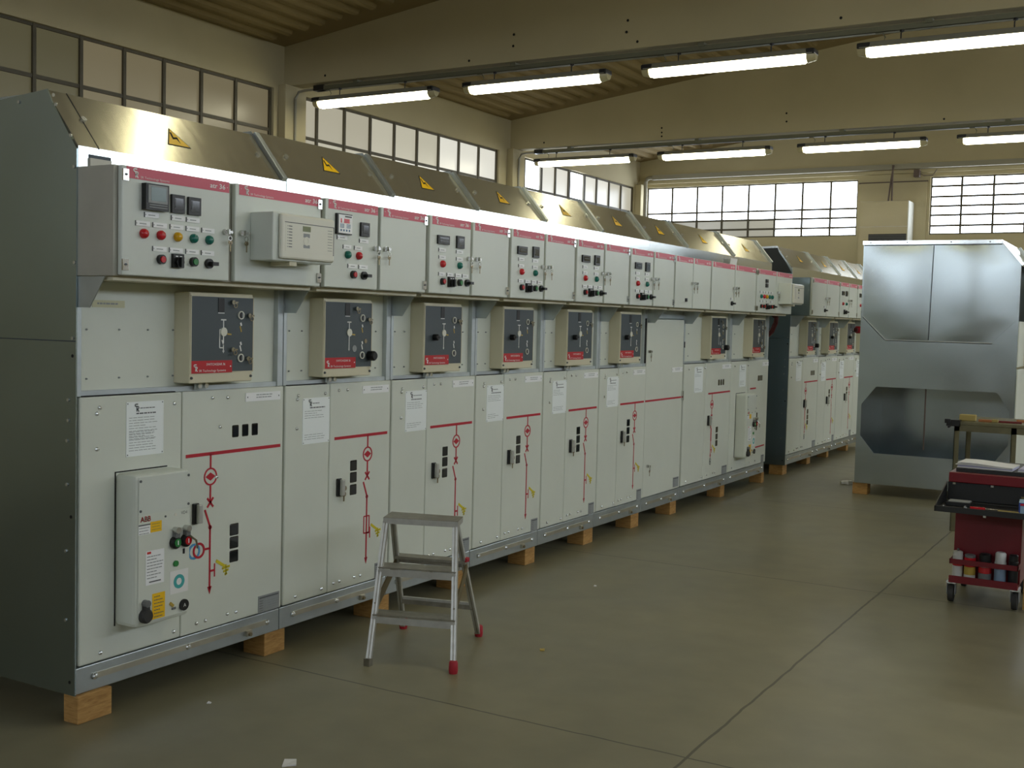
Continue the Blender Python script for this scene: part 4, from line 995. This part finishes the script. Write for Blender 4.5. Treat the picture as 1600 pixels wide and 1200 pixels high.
def simple(name,boxes,loc,label,cat,group=None,rz=0,bevel=0):
    m=MB()
    for a,b,mt in boxes: m.box(a,b,mt)
    o=m.build(name,loc=loc,bevel=bevel); o.rotation_euler=(0,0,rz); return tag(o,label,cat,group)
def paper_stack(loc,w,d,n,label,rz):
    m=MB(); rg=random.Random(5); k=8
    for i in range(n):
        z=i*.0042; dx,dy=rg.uniform(-.006,.006),rg.uniform(-.006,.006); vs=[]; 
        for zz in (0,.0036):
            for j in range(k+1):
                t=j/k; wave=.006*math.sin(t*PI*1.3+i*.15)*(i/n)
                vs+=[(dx-w/2+w*t,dy-d/2,z+zz+wave),(dx-w/2+w*t,dy+d/2,z+zz+wave)]
        q=2*(k+1); fs=[]
        for j in range(k):
            a=2*j; fs+=[(a,a+1,a+3,a+2),(q+a,q+a+2,q+a+3,q+a+1),(a,a+2,q+a+2,q+a),(a+1,q+a+1,q+a+3,a+3)]
        fs+=[(0,q,q+1,1),(2*k,2*k+1,q+2*k+1,q+2*k)]
        m.add(vs,fs,'paper2' if i in (1,2) else 'paper')
    o=m.build('paper_stack',loc=loc); o.rotation_euler=(0,0,rz); tag(o,label,'papers')
paper_stack((2.372,3.86,.7125),.27,.20,6,'thick loose stack of white papers on top of the red trolley',-.06)
paper_stack((2.64,3.86,.7125),.22,.20,3,'thin sheaf of papers on the trolley at the right photo edge',-.03)
o=empty('cardboard_box',(2.66,3.50,.5405)); tag(o,'small blue and white carton on the trolley tray','box')
m=MB(); m.box((-.085,-.05,0),(.085,.05,.058),'carton'); m.box((-.078,-.0508,.006),(-.030,-.05,.042),'cartonlite'); m.box((-.078,-.0508,.044),(-.028,-.05,.054),'lampred'); m.box((.01,-.0508,.004),(.05,-.05,.014),'cartonlite'); m.build('carton',o,bevel=.002)
m=MB(); m.add([(-.085,-.05,.058),(.085,-.05,.058),(.085,-.02,.072),(-.085,-.02,.072)],[(0,1,2,3)],'cartonlite'); m.add([(-.085,.05,.058),(.085,.05,.058),(.085,.03,.078),(-.085,.03,.078)],[(0,1,2,3)],'sponge'); m.build('flap',o)
simple('toolbox_insert',[((-.06,-.045,0),(.06,.045,.020),'black'),((-.052,-.038,.020),(.052,.038,.024),'dataplate')],(2.285,3.57,.5405),'flat grey-topped case lying on the left of the trolley tray','tool case',bevel=.002)
simple('chalk_stick',[((-.05,-.008,0),(.05,.008,.010),'sponge')],(2.53,3.46,.5405),'pale flat stick lying beside the blue carton','stick',rz=-.05)
simple('screwdriver',[((-.05,-.007,0),(.02,.007,.014),'lampred'),((.02,-.002,.005),(.09,.002,.009),'chrome')],(2.40,3.47,.5405),'red-handled screwdriver on the trolley tray','screwdriver',rz=.1,bevel=.002)
for q,(x,y,l) in enumerate(((2.225,3.445,'small shiny nut at the left corner of the trolley tray'),(2.325,3.475,'small shiny bolt right of the grey-topped case'))):
    m=MB(); m.lathe(0,0,[(.009,0),(.009,.008)],'bolt',6); m.lathe(0,0,[(.004,.008),(.004,.014)],'bolt',8); tag(m.build('bolt',loc=(x,y,.5405)),l,'bolt')
simple('wooden_batten',[((-.012,-.015,0),(.012,.015,.40),'woodp')],(2.592,3.80,0.0),'upright wooden batten beside the trolley cabinet','batten')

# ------------------------------------------------------------------ workbench behind the trolley
o=empty('workbench',(2.3,6.25,0)); tag(o,'steel workbench cluttered with tools behind the trolley','workbench')
m=MB(); m.box((-.45,-.25,.765),(.60,.35,.790),'benchsteel'); m.build('bench_top',o,bevel=.003)
m=MB(); m.box((-.44,-.245,.72),(.59,-.235,.765),'benchsteel'); m.box((-.44,.335,.72),(.59,.345,.765),'benchsteel'); m.build('apron',o)
for x,y in ((-.425,-.23),(-.05,-.23),(.56,-.23),(-.425,.32),(.56,.32)):
    m=MB(); m.box((x-.015,y-.015,0),(x+.02,y-.010,.765),'benchsteel'); m.box((x-.015,y-.015,0),(x-.010,y+.02,.765),'benchsteel'); m.build('leg',o)
m=MB(); m.box((-.49,-.28,.755),(-.40,-.20,.80),'black'); m.box((-.50,-.29,.775),(-.46,-.27,.805),'black'); m.tube([(-.47,-.30,.75),(-.47,-.24,.75)],.008,'black',8); m.build('vise',o,bevel=.004)
simple('sponge_block',[((-.055,-.03,0),(.055,.03,.045),'sponge')],(1.935,6.10,.7905),'yellowish sponge block on the left corner of the workbench','sponge',bevel=.006)
simple('brush',[((-.06,-.014,0),(.03,.014,.018),'toolwood'),((.03,-.016,.002),(.07,.016,.022),'sponge')],(2.07,6.08,.7905),'orange-handled brush lying on the workbench','brush',rz=-.1,bevel=.003)
simple('file_tool',[((-.10,-.012,0),(.10,.012,.014),'toolred')],(2.19,6.10,.7905),'dark red bar lying on the workbench','tool',rz=.05,bevel=.002)
simple('hammer',[((-.12,-.010,0),(.10,.010,.018),'toolwood'),((.08,-.045,0),(.115,.045,.035),'black')],(2.36,6.25,.7905),'hammer lying toward the back of the workbench','hammer',rz=.15,bevel=.003)
simple('paper_sheet',[((-.07,-.05,0),(.07,.05,.002),'paper')],(2.40,6.07,.7905),'white paper sheet on the workbench front edge','paper',rz=.3)

# ------------------------------------------------------------------ odds and ends
o=empty('fan_heater',(-.41,13.93,2.3)); tag(o,'white wall heater under plastic film between the back windows','heater')
m=MB(); m.box((-.33,-.18,0),(.34,.158,.91),'acside'); m.build('casing',o,bevel=.012)
m=MB(); m.box((-.33,-.187,.56),(.325,-.18,.905),'acwhite'); m.box((-.33,-.187,.0),(.325,-.18,.555),'acwhite'); m.build('front_film',o)
m=MB(); m.box((-.19,-.192,.30),(.32,-.187,.455),'black')
for i in range(6): m.box((-.19,-.196,.305+i*.025),(.32,-.192,.311+i*.025),'ink_and_shadow')
m.build('grille',o)
for xa,xb in ((.02,.06),(.07,.05)):
    m=MB(); m.tube([(xa,-.02,.90),(xa+(xb-xa)*.5+.01,-.03,1.2),(xb+.02,-.03,1.42)],.012,'brown_and_shade',8); m.build('pipe',o,smooth=True)
m=MB(); m.tube([(.03,.0,.0),(.03,-.0,.02)],.004,'brown_and_shade',6); m.build('cable_tail',o)
o=empty('wall_bracket',(-.02,13.99,3.60)); tag(o,'small dark bracket under the duct right of the heater pipes','bracket')
m=MB(); m.box((-.05,-.05,-.05),(.03,.05,.05),'brown_and_shade'); m.build('body',o,bevel=.008)
m=MB(); m.tube([(.03,0,0),(.08,0,-.03),(.20,0,-.03),(.25,0,.05)],.006,'brown_and_shade',6); m.build('cable',o)
m=MB(); m.tube([(0,0,.10),(.03,.005,.07),(.02,.01,.02),(-.01,.012,-.05),(-.05,.015,-.09)],.022,'cablered',8); m.tube([(0,.035,.09),(.02,.03,.05),(0,.02,-.02),(-.04,.02,-.07)],.016,'cablered',8)
tag(m.build('cable_bundle',loc=(.02,7.571,1.44),smooth=True),'dark red cable bundle hanging at the far end of the long row','cable')
o=empty('insulator_cover',(.058,10.49,1.42)); 
m=MB(); m.fr=lambda u,v,n:(n,u,v)
m.lathe(0,0,[(.034,.0),(.040,.012),(.040,.05),(.032,.075),(.018,.085)],'redrub',16); m.build('cap',o,smooth=True)
m=MB(); m.fr=lambda u,v,n:(n,u,v); m.lathe(-.06,.0,[(.02,.0),(.026,.02),(.02,.04)],'cablered',12); m.box((-.06,-.012,.0),(0,.012,.02),'cablered'); m.build('plug',o)
tag(o,'dark red rubber cover at the switch box edge beside the large bare cabinet','cover')
m=MB(); m.add([(0,0,0),(.012,0,.075),(.012,.16,.075),(0,.16,0),(-.002,0,0),(.010,0,.075),(.010,.16,.075),(-.002,.16,0)],[(0,3,2,1),(4,5,6,7),(0,1,5,4),(1,2,6,5),(2,3,7,6),(3,0,4,7)],'paper')
tag(m.build('paper_card',loc=(.02,6.36,1.9055)),'white card propped on top of the control boxes near the far end','card')
def scrap(x,y,w,d,label,mt='paper',h=.003,rz=0):
    m=MB(); m.add([(-w,-d,0),(w,-d*.6,0),(w*.8,d,0),(-w*.9,d*.8,0),(-w,-d,h),(w,-d*.6,h*1.8),(w*.8,d,h),(-w*.9,d*.8,h*2)],[(0,3,2,1),(4,5,6,7),(0,1,5,4),(1,2,6,5),(2,3,7,6),(3,0,4,7)],mt)
    o=m.build('paper_scrap',loc=(x,y,.0002)); o.rotation_euler=(0,0,rz); tag(o,label,'scrap','scraps on the floor')
SCR=[]
FLOOR_SCRAPS=[(453,1193,.022,.03,'square white paper scrap on the floor at the bottom edge of the photo','paper'),(847,1016,.012,.012,'tiny brown scrap on the open floor right of the stepladder','cangold'),(930,916,.006,.008,'tiny white chip on the floor in front of the middle of the row','paper'),
 (327,1099,.007,.007,'tiny pale chip on the floor before the second cabinet','paper')]

# ------------------------------------------------------------------ camera
F=1782.18; C=Vector((3.2084,-2.5881,1.4245)); YAW,PIT,ROL=.5273,-.0552,.0244
fy=Vector((-math.sin(YAW)*math.cos(PIT),math.cos(YAW)*math.cos(PIT),math.sin(PIT)))
r=Vector((math.cos(YAW),math.sin(YAW),0)); u=r.cross(fy)
R2=r*math.cos(ROL)+u*math.sin(ROL); U2=-r*math.sin(ROL)+u*math.cos(ROL)
def floor_at(px,py):
    d=fy+R2*((px-800)/F)-U2*((py-600)/F); t=-C.z/d.z; return C+d*t
for px,py,w,d,l,mt in FLOOR_SCRAPS:
    p=floor_at(px,py); scrap(p.x,p.y,w,d,l,mt,rz=px)
p=floor_at(1322,757)
m=MB(); m.tube([(-.05,0,.012),(-.02,.02,.016),(.02,.0,.014),(.04,.03,.02),(.0,.04,.018),(-.04,.03,.012)],.020,'white',6)
tag(m.build('cloth_rag',loc=(p.x,p.y,0.001),smooth=True),'crumpled white rag on the floor beside the block of the large bare cabinet','rag')
cam=bpy.data.cameras.new('camera'); cam.sensor_width=36; cam.lens=36*F/1600; cam.clip_end=100
co=bpy.data.objects.new('camera',cam); COL.objects.link(co)
co.matrix_world=Matrix(((R2.x,U2.x,-fy.x,C.x),(R2.y,U2.y,-fy.y,C.y),(R2.z,U2.z,-fy.z,C.z),(0,0,0,1)))
S.camera=co
# ------------------------------------------------------------------ world and view
w=bpy.data.worlds.new('world'); S.world=w; w.use_nodes=True
w.node_tree.nodes['Background'].inputs[0].default_value=(.8,.85,.9,1); w.node_tree.nodes['Background'].inputs[1].default_value=.5
S.view_settings.view_transform='Standard'; S.view_settings.look='None'; S.view_settings.gamma=1; S.view_settings.use_curve_mapping=False
S.view_settings.exposure=0.15
